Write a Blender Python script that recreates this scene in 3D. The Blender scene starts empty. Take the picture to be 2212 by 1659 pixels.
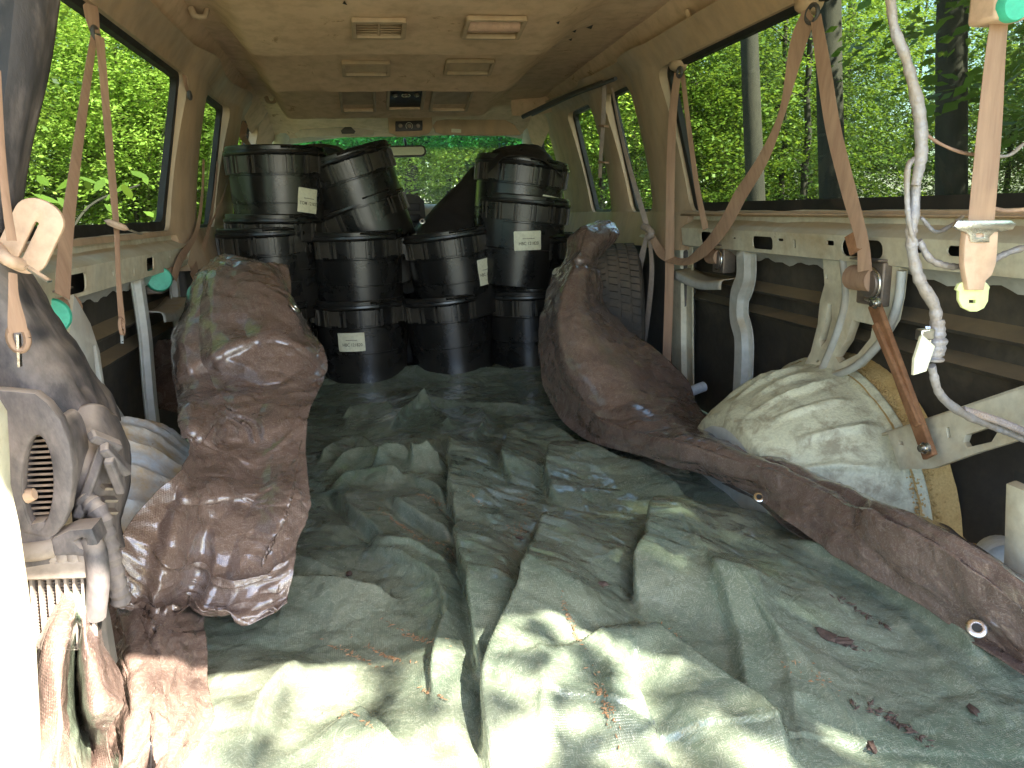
import bpy, bmesh, math, random
import numpy as np
from mathutils import Vector, Matrix
random.seed(5); RNG=np.random.default_rng(5)
S=bpy.context.scene; COL=S.collection

# ------------------------------------------------------------------ camera
F=1640.0; W0,H0=2212.0,1659.0
def _basis():
    d=np.array([(785-W0/2)/F,(460-H0/2)/F,1.]); d/=np.linalg.norm(d)
    r=np.array([1,-.035,0.]); X=r-np.dot(r,d)*d; X/=np.linalg.norm(X)
    return np.array([X,d,np.cross(X,d)])
RB=_basis(); CAM=np.array([-.26,0,.75])
cd=bpy.data.cameras.new('camera'); cam=bpy.data.objects.new('camera',cd); COL.objects.link(cam)
cd.sensor_width=36; cd.lens=36*F/W0; cd.clip_start=.02; cd.clip_end=400
cam.matrix_world=Matrix(((RB[0][0],-RB[0][1],-RB[0][2],CAM[0]),(RB[1][0],-RB[1][1],-RB[1][2],CAM[1]),(RB[2][0],-RB[2][1],-RB[2][2],CAM[2]),(0,0,0,1)))
S.camera=cam
# ------------------------------------------------------------------ light
SUN_EL,SUN_AZ=math.radians(46),math.radians(38)     # sun behind the camera and to its right
sdir=Vector((math.sin(SUN_AZ)*math.cos(SUN_EL),-math.cos(SUN_AZ)*math.cos(SUN_EL),math.sin(SUN_EL)))
w=bpy.data.worlds.new('World'); S.world=w; w.use_nodes=True
nt=w.node_tree; bg=nt.nodes['Background']; sk=nt.nodes.new('ShaderNodeTexSky'); sk.sky_type='NISHITA'
sk.sun_disc=False; sk.sun_elevation=SUN_EL; sk.sun_rotation=math.atan2(sdir.x,sdir.y); sk.altitude=200
nt.links.new(sk.outputs[0],bg.inputs[0]); bg.inputs[1].default_value=.11
sd=bpy.data.lights.new('sun','SUN'); sd.energy=5; sd.angle=math.radians(.6); sd.color=(1,.94,.84)
so=bpy.data.objects.new('sun',sd); COL.objects.link(so); so.rotation_euler=sdir.to_track_quat('Z','Y').to_euler()
S.view_settings.view_transform='Standard'; S.view_settings.look='None'; S.view_settings.gamma=1
S.view_settings.use_curve_mapping=False; S.view_settings.exposure=3.3

# ------------------------------------------------------------------ helpers
def U(px,py,x=None,y=None,z=None):
    """point of a real plane (x=, y= or z=) seen at a pixel of the photograph (2212 wide)"""
    v=RB@np.array([(px-W0/2)/F,(py-H0/2)/F,1.])
    if x is not None: t=(x-CAM[0])/v[0]
    elif y is not None: t=(y-CAM[1])/v[1]
    else: t=(z-CAM[2])/v[2]
    return Vector(CAM+t*v)
def tag(o,label=None,cat=None,group=None,kind=None):
    if label:o['label']=label
    if cat:o['category']=cat
    if group:o['group']=group
    if kind:o['kind']=kind
    return o
def thing(name,label,cat,loc=(0,0,0),group=None):
    o=bpy.data.objects.new(name,None); COL.objects.link(o); o.location=loc; o.empty_display_size=.05
    return tag(o,label,cat,group)
def link(name,me,mat,parent=None,smooth=None):
    if mat is not None and len(me.materials)==0: me.materials.append(mat)
    o=bpy.data.objects.new(name,me); COL.objects.link(o)
    if smooth is not None:
        me.shade_smooth()
        if smooth<180: me.set_sharp_from_angle(angle=math.radians(smooth))
    if parent:
        o.parent=parent
        q=parent; off=Vector((0,0,0))
        while q: off+=q.location; q=q.parent
        if any(abs(c)>1e-9 for c in off): o.location=-off
    return o
def meshof(name,V,Fc):
    me=bpy.data.meshes.new(name); me.from_pydata([tuple(v) for v in V],[],[tuple(f) for f in Fc]); me.update(); return me
class MB:
    def __init__(s): s.v=[]; s.f=[]
    def add(s,V,Fc):
        n=len(s.v); s.v+= [tuple(v) for v in V]; s.f+=[tuple(i+n for i in f) for f in Fc]; return s
    def box(s,c,size,R=None):
        c=Vector(c); hx,hy,hz=[q/2 for q in size]
        V=[Vector((a*hx,b*hy,d*hz)) for a in(-1,1) for b in(-1,1) for d in(-1,1)]
        if R: V=[R@v for v in V]
        return s.add([v+c for v in V],[(0,1,3,2),(4,6,7,5),(0,4,5,1),(2,3,7,6),(0,2,6,4),(1,5,7,3)])
    def bar(s,a,b,wd,th,up=(0,0,1)):
        a=Vector(a);b=Vector(b);t=(b-a).normalized(); u=Vector(up); sx=t.cross(u).normalized(); u=sx.cross(t)
        V=[p+sx*i*wd/2+u*j*th/2 for p in(a,b) for i,j in((-1,-1),(1,-1),(1,1),(-1,1))]
        return s.add(V,[(0,3,2,1),(4,5,6,7),(0,1,5,4),(1,2,6,5),(2,3,7,6),(3,0,4,7)])
    def tube(s,pts,r,n=8,cap=True):
        pts=[Vector(p) for p in pts]; m=len(pts)
        if not hasattr(r,'__len__'): r=[r]*m
        V=[];prev=None
        for i,p in enumerate(pts):
            t=(pts[min(i+1,m-1)]-pts[max(i-1,0)]).normalized()
            if prev is None:
                a=Vector((0,0,1)) if abs(t.z)<.9 else Vector((1,0,0)); nn=t.cross(a).normalized()
            else: nn=(prev-t*prev.dot(t)).normalized()
            prev=nn; b=t.cross(nn)
            for k in range(n):
                A=2*math.pi*k/n; V.append(p+(nn*math.cos(A)+b*math.sin(A))*r[i])
        Fc=[(i*n+k,i*n+(k+1)%n,(i+1)*n+(k+1)%n,(i+1)*n+k) for i in range(m-1) for k in range(n)]
        if cap: Fc+= [tuple(range(n))[::-1],tuple((m-1)*n+k for k in range(n))]
        return s.add(V,Fc)
    def grid(s,P,flip=False):
        P=np.asarray(P); m,n=P.shape[:2]
        Fc=[(i*n+j,i*n+j+1,(i+1)*n+j+1,(i+1)*n+j) for i in range(m-1) for j in range(n-1)]
        if flip: Fc=[f[::-1] for f in Fc]
        return s.add(P.reshape(-1,3),Fc)
    def build(s,name,mat,parent=None,smooth=30,bevel=0):
        o=link(name,meshof(name,s.v,s.f),mat,parent,smooth)
        if bevel:
            m=o.modifiers.new('b','BEVEL'); m.width=bevel; m.segments=2; m.limit_method='ANGLE'; m.angle_limit=math.radians(40)
        return o
def cr(P,t):
    """Catmull-Rom through rows of P (k,...) at parameters t in 0..k-1"""
    P=np.asarray(P,float); k=len(P); i=np.clip(np.floor(t).astype(int),0,k-2); f=(t-i)
    f=f.reshape((-1,)+(1,)*(P.ndim-1))
    E=np.concatenate([(2*P[0]-P[1])[None],P,(2*P[-1]-P[-2])[None]])
    a,b,c,d=E[i],E[i+1],E[i+2],E[i+3]
    return .5*((2*b)+(-a+c)*f+(2*a-5*b+4*c-d)*f**2+(-a+3*b-3*c+d)*f**3)
def net(C,nu,nv):
    C=np.asarray(C,float); A=cr(C,np.linspace(0,C.shape[0]-1,nu)); B=cr(A.transpose(1,0,2),np.linspace(0,C.shape[1]-1,nv))
    return B.transpose(1,0,2)
def smoothpath(pts,n=40):
    return [Vector(p) for p in cr(np.array([tuple(p) for p in pts]),np.linspace(0,len(pts)-1,n))]
def curve2d(splines,extr=0.0,bev=0.0):
    cu=bpy.data.curves.new('c','CURVE'); cu.dimensions='2D'; cu.fill_mode='BOTH'; cu.extrude=extr; cu.bevel_depth=bev; cu.bevel_resolution=1
    for s in splines:
        sp=cu.splines.new('POLY'); sp.points.add(len(s)-1)
        for p,q in zip(sp.points,s): p.co=(q[0],q[1],0,1)
        sp.use_cyclic_u=True
    o=bpy.data.objects.new('c',cu); COL.objects.link(o); dg=bpy.context.evaluated_depsgraph_get(); dg.update()
    me=bpy.data.meshes.new_from_object(o.evaluated_get(dg)); bpy.data.objects.remove(o); bpy.data.curves.remove(cu)
    return me
def rrect(cx,cy,w_,h_,r=.01,n=4,sk=0):
    out=[]
    r=min(r,w_/2-1e-4,h_/2-1e-4)
    for (sx,sy,a0) in((1,1,0),(-1,1,90),(-1,-1,180),(1,-1,270)):
        for k in range(n+1):
            a=math.radians(a0+90*k/n); x=cx+sx*(w_/2-r)+r*math.cos(a); y=cy+sy*(h_/2-r)+r*math.sin(a); out.append((x+sk*(y-cy),y))
    return out
def plate(name,splines,thick,mapf,mat,parent,bev=0.0,cuts=None,smooth=30):
    me=curve2d(splines,thick/2,bev)
    bm=bmesh.new(); bm.from_mesh(me)
    if cuts:
        for (axis,vals) in cuts:
            for v in vals:
                no=(1,0,0) if axis==0 else (0,1,0); co=(v,0,0) if axis==0 else (0,v,0)
                bmesh.ops.bisect_plane(bm,geom=bm.verts[:]+bm.edges[:]+bm.faces[:],dist=1e-5,plane_co=co,plane_no=no)
    bmesh.ops.remove_doubles(bm,verts=bm.verts[:],dist=1e-5)
    for v in bm.verts: v.co=Vector(mapf(v.co.x,v.co.y,v.co.z))
    bmesh.ops.recalc_face_normals(bm,faces=bm.faces[:])
    bm.to_mesh(me); bm.free(); me.materials.clear(); me.name=name
    return link(name,me,mat,parent,smooth)
def lathe(prof,n=48):
    V=[];m=len(prof)
    for r,z in prof:
        for k in range(n):
            a=2*math.pi*k/n; V.append((r*math.cos(a),r*math.sin(a),z))
    Fc=[(i*n+k,i*n+(k+1)%n,(i+1)*n+(k+1)%n,(i+1)*n+k) for i in range(m-1) for k in range(n)]
    return V,Fc
def _h(ix,iy,iz,s=0):
    h=(ix*374761393+iy*668265263+iz*2147483647+s*974634777)&0xffffffff
    h=((h^(h>>13))*1274126177)&0xffffffff; h=h^(h>>16)
    return (h&0xffff)/65535.0
def vn(p,s=0):
    p=np.asarray(p,float); i=np.floor(p).astype(np.int64); f=p-i; f=f*f*(3-2*f); r=0
    for a in(0,1):
        for b in(0,1):
            for c in(0,1):
                wt=(f[...,0] if a else 1-f[...,0])*(f[...,1] if b else 1-f[...,1])*(f[...,2] if c else 1-f[...,2])
                r=r+wt*_h(i[...,0]+a,i[...,1]+b,i[...,2]+c,s)
    return r*2-1
def fbm(p,o=4,s=0):
    r=0;a=1;q=np.asarray(p,float)
    for k in range(o): r=r+a*vn(q,s+k*7); q=q*2.03; a*=.5
    return r
def crumple(p,freq=3.0,seed=1,n=9):
    """creased sheet: sum of warped triangle waves in many directions, facetted like stiff plastic"""
    rg=np.random.default_rng(seed); r=np.zeros(p.shape[:-1]); wp=np.stack([fbm(p*freq*.4,2,seed+k) for k in range(3)],-1)*.45/freq*3
    q=p+wp*.35
    for k in range(n):
        d=rg.normal(size=3); d/=np.linalg.norm(d); f=freq*rg.uniform(.6,2.2)
        t=(q@d)*f+rg.uniform(); tri=np.abs((t%1)*2-1); mask=np.clip(vn(p*freq*.7,seed+20+k)+.4,0,1)
        r+=(tri-.5)*mask/f*freq
    return r/n*3

def worley2(p,s=0):
    i=np.floor(p).astype(np.int64); best=np.full(p.shape[:-1],9.)
    for a in(-1,0,1):
        for b in(-1,0,1):
            cx,cy=i[...,0]+a,i[...,1]+b; z=cx*0
            dx=p[...,0]-cx-_h(cx,cy,z,s); dy=p[...,1]-cy-_h(cx,cy,z,s+91); best=np.minimum(best,dx*dx+dy*dy)
    return best
def facets(p,freq,seed,stretch=1.0,ang=0.0):
    """sheet folded into sharp-edged facets; p in metres, result about -.5..5"""
    r_=0; q=p+np.stack([vn(np.stack([p[...,0]*freq*.5,p[...,1]*freq*.5,0*p[...,0]],-1),seed+k) for k in(3,4)],-1)*.30/freq
    for k,(f,a,w_) in enumerate(((1,ang,1.),(1.37,ang+.9,-.9),(2.1,ang-.6,.42),(2.9,ang+.3,-.36),(4.7,ang+1.3,.16))):
        c,s_=math.cos(a),math.sin(a); x=(q[...,0]*c+q[...,1]*s_)*freq*f; y=(-q[...,0]*s_+q[...,1]*c)*freq*f/(stretch if k<3 else 1+(stretch-1)*.4)
        r_=r_+w_*worley2(np.stack([x,y],-1),seed*13+k)
    return r_
# ------------------------------------------------------------------ materials
def newmat(name,rough=.6,metal=0,spec=.5):
    m=bpy.data.materials.new(name); m.use_nodes=True; t=m.node_tree; b=t.nodes['Principled BSDF']
    b.inputs['Roughness'].default_value=rough; b.inputs['Metallic'].default_value=metal; b.inputs['Specular IOR Level'].default_value=spec
    return m,t,b
def N(t,ty,**k):
    n=t.nodes.new(ty)
    for a,v in k.items():
        if hasattr(n,a) and not a.startswith('i_'): setattr(n,a,v)
    return n
def coords(t,scale=(1,1,1)):
    tc=t.nodes.new('ShaderNodeTexCoord'); mp=t.nodes.new('ShaderNodeMapping'); mp.inputs['Scale'].default_value=scale
    t.links.new(tc.outputs['Object'],mp.inputs[0]); return mp.outputs[0]
def noise(t,vec,scale,detail=5,rough=.6,dist=0):
    n=t.nodes.new('ShaderNodeTexNoise'); n.inputs['Scale'].default_value=scale; n.inputs['Detail'].default_value=detail
    n.inputs['Roughness'].default_value=rough; n.inputs['Distortion'].default_value=dist; t.links.new(vec,n.inputs['Vector']); return n.outputs['Fac']
def ramp(t,fac,stops):
    r=t.nodes.new('ShaderNodeValToRGB'); e=r.color_ramp.elements
    while len(e)<len(stops): e.new(.5)
    for i,(p,c) in enumerate(stops): e[i].position=p; e[i].color=(c,c,c,1) if not hasattr(c,'__len__') else (*c,1)
    t.links.new(fac,r.inputs[0]); return r.outputs[0]
def mix(t,fac,a,b):
    m=t.nodes.new('ShaderNodeMix'); m.data_type='RGBA'
    if hasattr(fac,'links'): t.links.new(fac,m.inputs[0])
    else: m.inputs[0].default_value=fac
    for i,c in((6,a),(7,b)):
        if isinstance(c,tuple): m.inputs[i].default_value=(*c,1)
        else: t.links.new(c,m.inputs[i])
    return m.outputs[2]
def math_(t,op,a,b=None):
    m=t.nodes.new('ShaderNodeMath'); m.operation=op
    for i,c in enumerate((a,b)):
        if c is None: continue
        if hasattr(c,'links'): t.links.new(c,m.inputs[i])
        else: m.inputs[i].default_value=c
    return m.outputs[0]
def bump(t,b,h,strength=.3,dist=.01,prev=None):
    n=t.nodes.new('ShaderNodeBump'); n.inputs['Strength'].default_value=strength; n.inputs['Distance'].default_value=dist
    t.links.new(h,n.inputs['Height'])
    if prev: t.links.new(prev,n.inputs['Normal'])
    t.links.new(n.outputs[0],b.inputs['Normal']); return n.outputs[0]
def upmask(t,lo=.3,hi=.8):
    g=t.nodes.new('ShaderNodeNewGeometry'); s=t.nodes.new('ShaderNodeSeparateXYZ'); t.links.new(g.outputs['Normal'],s.inputs[0])
    return ramp(t,s.outputs[2],[(lo,0.0),(hi,1.0)])
def dusty(name,base,dust,rough=.6,amt=(.35,.7),scale=6,metal=0,bs=.15,up=True,spots=None,spec=.5,stretch=(1,1,1),updust=None):
    m,t,b=newmat(name,rough,metal,spec); v=coords(t,stretch)
    n1=noise(t,v,scale,7,.68,.4); n2=noise(t,v,scale*7,5,.6)
    f=ramp(t,n1,[(amt[0],0.0),(amt[1],1.0)])
    c=mix(t,f,base,dust)
    c=mix(t,ramp(t,n2,[(.42,0.0),(.75,.5)]),c,tuple(x*.55 for x in base))
    if spots:
        c=mix(t,ramp(t,noise(t,v,scale*2.3,8,.75,1.0),[(spots[1],0.0),(spots[1]+.04,1.0)]),c,spots[0])
    if up: c=mix(t,math_(t,'MULTIPLY',upmask(t),ramp(t,n1,[(.3,.45),(.6,.95)])),c,updust or dust)
    t.links.new(c,b.inputs['Base Color'])
    t.links.new(ramp(t,n1,[(.3,rough*.8),(.7,min(1,rough*1.3))]),b.inputs['Roughness'])
    bump(t,b,n2,bs,.004); return m
M={}
M['liner']=dusty('liner',(.60,.40,.25),(.69,.49,.33),.95,(.3,.75),3,bs=.25,up=False,spots=((.34,.21,.11),.62),spec=.15)
M['trim']=dusty('trim',(.42,.31,.21),(.50,.33,.19),.6,(.35,.7),3,bs=.08,up=False,stretch=(1,1,.35),spec=.3)
M['trimlight']=dusty('trimlight',(.58,.53,.42),(.5,.42,.29),.6,(.4,.8),4,bs=.08,up=False,spec=.3)
M['trimdark']=dusty('trimdark',(.06,.058,.058),(.14,.12,.1),.6,(.4,.8),5,bs=.1)
M['pink']=dusty('pink',(.50,.30,.21),(.56,.36,.25),.9,(.3,.7),8,up=False)
M['paint']=dusty('paint',(.62,.58,.44),(.40,.30,.17),.42,(.46,.74),6,bs=.1,spots=((.18,.085,.035),.66),updust=(.42,.33,.2))
M['paintgrey']=dusty('paintgrey',(.46,.47,.44),(.36,.29,.2),.45,(.45,.8),5,bs=.1,spots=((.13,.1,.07),.69),updust=(.40,.30,.16))
M['arch']=dusty('arch',(.60,.58,.40),(.33,.29,.19),.45,(.48,.64),22,bs=.5,spots=((.42,.25,.10),.64),up=False)
M['archleft']=dusty('archleft',(.62,.68,.72),(.50,.36,.19),.5,(.36,.6),7,bs=.3,spots=((.30,.17,.07),.62),up=False)
M['skin']=dusty('skin',(.04,.034,.026),(.11,.09,.06),.8,(.42,.8),5,bs=.4,updust=(.22,.16,.085))
M['seal']=dusty('seal',(.015,.014,.012),(.06,.045,.03),.6,(.5,.9),8,bs=.1,up=False)
M['rust']=dusty('rust',(.20,.085,.035),(.30,.15,.07),.85,(.35,.65),14,bs=.5,up=False,spots=((.08,.035,.02),.62))
M['crumbs']=dusty('crumbs',(.50,.31,.10),(.62,.42,.17),.95,(.3,.7),30,bs=.6,up=False)
M['webbing']=dusty('webbing',(.33,.20,.135),(.44,.29,.19),.85,(.35,.7),10,bs=.25,up=False,stretch=(1,1,.12),spec=.2)
M['webbinggrey']=dusty('webbinggrey',(.32,.27,.25),(.42,.31,.23),.8,(.4,.7),10,bs=.25,up=False,spec=.2)
M['beltplastic']=dusty('beltplastic',(.55,.36,.24),(.62,.45,.32),.55,(.35,.7),9,bs=.08,up=False)
M['duct']=dusty('duct',(.045,.041,.043),(.22,.18,.165),.65,(.42,.64),9,bs=.4,updust=(.42,.34,.27),stretch=(1,1,.5))
M['fanblade']=dusty('fanblade',(.22,.17,.14),(.44,.33,.24),.7,(.3,.6),12)
M['core']=dusty('core',(.30,.24,.20),(.38,.31,.25),.7,(.3,.7),12)
M['foil']=dusty('foil',(.36,.34,.34),(.33,.27,.21),.5,(.38,.62),18,metal=.25,bs=.7,up=False)
M['chrome']=dusty('chrome',(.75,.73,.7),(.5,.42,.33),.25,(.5,.9),12,metal=1,up=False)
M['steel']=dusty('steel',(.20,.17,.15),(.30,.22,.15),.5,(.4,.7),14,metal=.6,up=False)
M['teal']=dusty('teal',(.06,.50,.33),(.12,.40,.28),.5,(.5,.8),14,bs=.05,up=False)
M['yellow']=dusty('yellow',(.75,.80,.36),(.7,.72,.42),.5,(.5,.8),14,bs=.05,up=False)
M['bucket']=dusty('bucket',(.012,.0112,.0105),(.035,.029,.023),.27,(.45,.85),5,bs=.05,up=False)
M['blackcloth']=dusty('blackcloth',(.012,.010,.009),(.035,.026,.02),.6,(.4,.8),7,bs=.3,up=False)
M['paper']=dusty('paper',(.70,.68,.52),(.62,.58,.40),.7,(.35,.75),14,bs=.1,up=False)
M['ink']=dusty('ink',(.07,.065,.04),(.18,.17,.11),.8,(.5,.8),60,up=False)
M['tyre']=dusty('tyre',(.03,.028,.026),(.12,.09,.065),.85,(.4,.75),9,bs=.3)
M['panel']=dusty('panel',(.02,.018,.018),(.05,.03,.03),.5,(.4,.8),9,up=False)
M['jar']=dusty('jar',(.62,.66,.70),(.5,.5,.48),.35,(.5,.8),14,bs=.05,up=False)
M['bark']=dusty('bark',(.035,.029,.023),(.075,.065,.05),.95,(.35,.7),4,bs=1.0,up=False,stretch=(1,1,.2))
M['chip']=dusty('chip',(.045,.025,.018),(.11,.07,.05),.9,(.3,.7),60,up=False)
M['needle']=dusty('needle',(.24,.12,.055),(.34,.20,.10),.9,(.3,.7),60,up=False)
M['ground']=dusty('ground',(.10,.09,.05),(.06,.10,.03),.95,(.35,.65),.8,bs=.5,up=False)
M['mirrorglass']=newmat('mirrorglass',.2,1)[0]; M['mirrorglass'].node_tree.nodes['Principled BSDF'].inputs['Base Color'].default_value=(.05,.055,.035,1)

def tarp_material(name,base,dust,light,rough=.34,trans=.12):
    m,t,b=newmat(name,rough,0,.5); v=coords(t); b.inputs['Coat Weight'].default_value=1.0; b.inputs['Coat Roughness'].default_value=.13; b.inputs['Coat IOR'].default_value=1.6
    n0=noise(t,v,2.2,5,.6,.3); n1=noise(t,v,9,8,.72,1.2)
    fib=noise(t,v,30,3,.6,4.5)                                   # scratchy hair-like scuffs
    c=mix(t,ramp(t,n0,[(.34,0.0),(.68,.75)]),base,dust)
    c=mix(t,ramp(t,n1,[(.42,0.0),(.68,.55)]),c,tuple(x*.62 for x in base))
    fr=ramp(t,fib,[(.475,0.0),(.50,.55),(.525,0.0)])
    c=mix(t,fr,c,light)
    t.links.new(c,b.inputs['Base Color'])
    t.links.new(ramp(t,n1,[(.35,rough*.75),(.5,rough*1.15),(.7,min(.9,rough*1.9))]),b.inputs['Roughness'])
    # woven strips
    w1=t.nodes.new('ShaderNodeTexWave'); w1.bands_direction='X'; w1.inputs['Scale'].default_value=95; t.links.new(v,w1.inputs[0])
    w2=t.nodes.new('ShaderNodeTexWave'); w2.bands_direction='Z' if 'brown' in name else 'Y'; w2.inputs['Scale'].default_value=95; t.links.new(v,w2.inputs[0])
    wv=math_(t,'MULTIPLY',w1.outputs['Fac'],w2.outputs['Fac'])
    n=bump(t,b,wv,.35,.0012)
    vor=t.nodes.new('ShaderNodeTexVoronoi'); vor.feature='DISTANCE_TO_EDGE'; vor.inputs['Scale'].default_value=8
    mp=t.nodes.new('ShaderNodeMapping'); nn=t.nodes.new('ShaderNodeTexNoise'); nn.inputs['Scale'].default_value=5; t.links.new(v,nn.inputs[0])
    ad=t.nodes.new('ShaderNodeVectorMath'); ad.operation='MULTIPLY_ADD'; ad.inputs[1].default_value=(.35,.35,.35)
    t.links.new(nn.outputs['Color'],ad.inputs[0]); t.links.new(v,ad.inputs[2]); t.links.new(ad.outputs[0],vor.inputs['Vector'])
    cre=ramp(t,vor.outputs['Distance'],[(0.0,0.0),(.10,1.0)])
    n=bump(t,b,cre,.10,.003,n)
    v2=t.nodes.new('ShaderNodeTexVoronoi'); v2.feature='F1'; v2.inputs['Scale'].default_value=26; v2.inputs['Randomness'].default_value=1; t.links.new(ad.outputs[0],v2.inputs['Vector'])
    n=bump(t,b,v2.outputs['Distance'],.30,.006,n)
    n=bump(t,b,noise(t,v,7,4,.5,1.5),.6,.012,n)
    tr=t.nodes.new('ShaderNodeBsdfTranslucent'); t.links.new(c,tr.inputs[0]); ms=t.nodes.new('ShaderNodeMixShader'); ms.inputs[0].default_value=trans
    out=t.nodes['Material Output']; t.links.new(b.outputs[0],ms.inputs[1]); t.links.new(tr.outputs[0],ms.inputs[2]); t.links.new(ms.outputs[0],out.inputs[0])
    return m
M['tarp_green']=tarp_material('tarp_green',(.135,.180,.125),(.29,.29,.205),(.48,.49,.38),.22)
M['tarp_brown']=tarp_material('tarp_brown',(.130,.082,.066),(.215,.148,.115),(.40,.31,.25),.22)
def glassmat(name,tint,band=None,gloss=.06,dirt=(.01,.07)):
    m=bpy.data.materials.new(name); m.use_nodes=True; t=m.node_tree; t.nodes.clear(); out=t.nodes.new('ShaderNodeOutputMaterial')
    tr=t.nodes.new('ShaderNodeBsdfTransparent'); tr.inputs[0].default_value=(*tint,1); gl=t.nodes.new('ShaderNodeBsdfGlossy'); gl.inputs['Roughness'].default_value=.03
    df=t.nodes.new('ShaderNodeBsdfDiffuse'); df.inputs[0].default_value=(.45,.42,.34,1)
    v=coords(t); dn=noise(t,v,3,6,.7,.5)
    ms=t.nodes.new('ShaderNodeMixShader'); ms.inputs[0].default_value=gloss; t.links.new(tr.outputs[0],ms.inputs[1]); t.links.new(gl.outputs[0],ms.inputs[2])
    m2=t.nodes.new('ShaderNodeMixShader'); t.links.new(ramp(t,dn,[(.35,dirt[0]),(.75,dirt[1])]),m2.inputs[0]); t.links.new(ms.outputs[0],m2.inputs[1]); t.links.new(df.outputs[0],m2.inputs[2])
    t.links.new(m2.outputs[0],out.inputs[0])
    if band:
        tc=t.nodes.new('ShaderNodeTexCoord'); s=t.nodes.new('ShaderNodeSeparateXYZ'); t.links.new(tc.outputs['Object'],s.inputs[0])
        f=ramp(t,s.outputs[2],[(0,0.0),(1,1.0)]); mr=t.nodes.new('ShaderNodeMapRange'); mr.inputs[1].default_value=band[0]; mr.inputs[2].default_value=band[1]
        t.links.new(s.outputs[2],mr.inputs[0]); t.links.new(mix(t,mr.outputs[0],tint,band[2]),tr.inputs[0])
    return m
M['privacy']=glassmat('privacy',(.27,.32,.26))
M['clear']=glassmat('clear',(.86,.95,.88),dirt=(.04,.12))
M['windscreen']=glassmat('windscreen',(.88,.95,.88),(1.095,1.125,(.14,.58,.62)),dirt=(.03,.07))
def leafmat(name,c1,c2,tr_):
    m=bpy.data.materials.new(name); m.use_nodes=True; t=m.node_tree; b=t.nodes['Principled BSDF']; b.inputs['Roughness'].default_value=.42
    g=t.nodes.new('ShaderNodeNewGeometry'); oi=t.nodes.new('ShaderNodeObjectInfo')
    a=math_(t,'ADD',math_(t,'MULTIPLY',g.outputs['Random Per Island'],.8),math_(t,'MULTIPLY',oi.outputs['Random'],.2))
    c=ramp(t,a,[(0.0,c1),(.7,c2),(1.0,tuple(min(1,q*1.5) for q in c2))]); t.links.new(c,b.inputs['Base Color'])
    tl=t.nodes.new('ShaderNodeBsdfTranslucent'); mm=mix(t,.5,c,tr_); t.links.new(mm,tl.inputs[0]); ms=t.nodes.new('ShaderNodeMixShader'); ms.inputs[0].default_value=.38
    t.links.new(b.outputs[0],ms.inputs[1]); t.links.new(tl.outputs[0],ms.inputs[2]); t.links.new(ms.outputs[0],t.nodes['Material Output'].inputs[0]); return m
M['leafsunpaint']=leafmat('leafsunpaint',(.20,.32,.05),(.36,.50,.10),(.75,.88,.16))  # paler leaf copy, sunlight painted into the trees ahead of the windscreen
M['leaf']=leafmat('leaf',(.018,.045,.012),(.075,.13,.028),(.36,.50,.07))
M['leafyellow']=leafmat('leafyellow',(.10,.17,.025),(.17,.27,.04),(.55,.68,.07))

# ================================================================== THE VAN
van=thing('van','gutted old passenger van seen from its open rear, tan roof lining, bare white metal sides','van')
def xs(z): return .9-.10*(max(z-.72,0)/.5)**1.5-(max(z-1.22,0))*.5
# floor
MB().box((0,2.6,-.04),(1.84,5.0,.06)).build('floor_pan',M['paintgrey'],van)
# outer body skin, one profile per side, with swage ledges
for s in(-1,1):
    prof=[(.945,-.02),(.955,.20),(.955,.33),(.925,.395),(.905,.402),(.90,.41),(.945,.425),(.945,.462),(.905,.470),(.90,.478),(.94,.50),(.93,.60),(.935,.71)]
    ys=np.linspace(.2,4.4,60); P=np.array([[(s*x,y,z) for x,z in prof] for y in ys])
    P[...,0]+=s*.004*fbm(P*6,3,3)
    P2=P.copy(); P2[...,0]+=s*.02
    MB().grid(P,flip=(s>0)).grid(P2,flip=(s<0)).build('side_skin',M['skin'],van,40)
MB().box((0,2.40,1.44),(1.72,4.62,.03)).build('roof_panel',M['paint'],van,bevel=.01)
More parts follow.
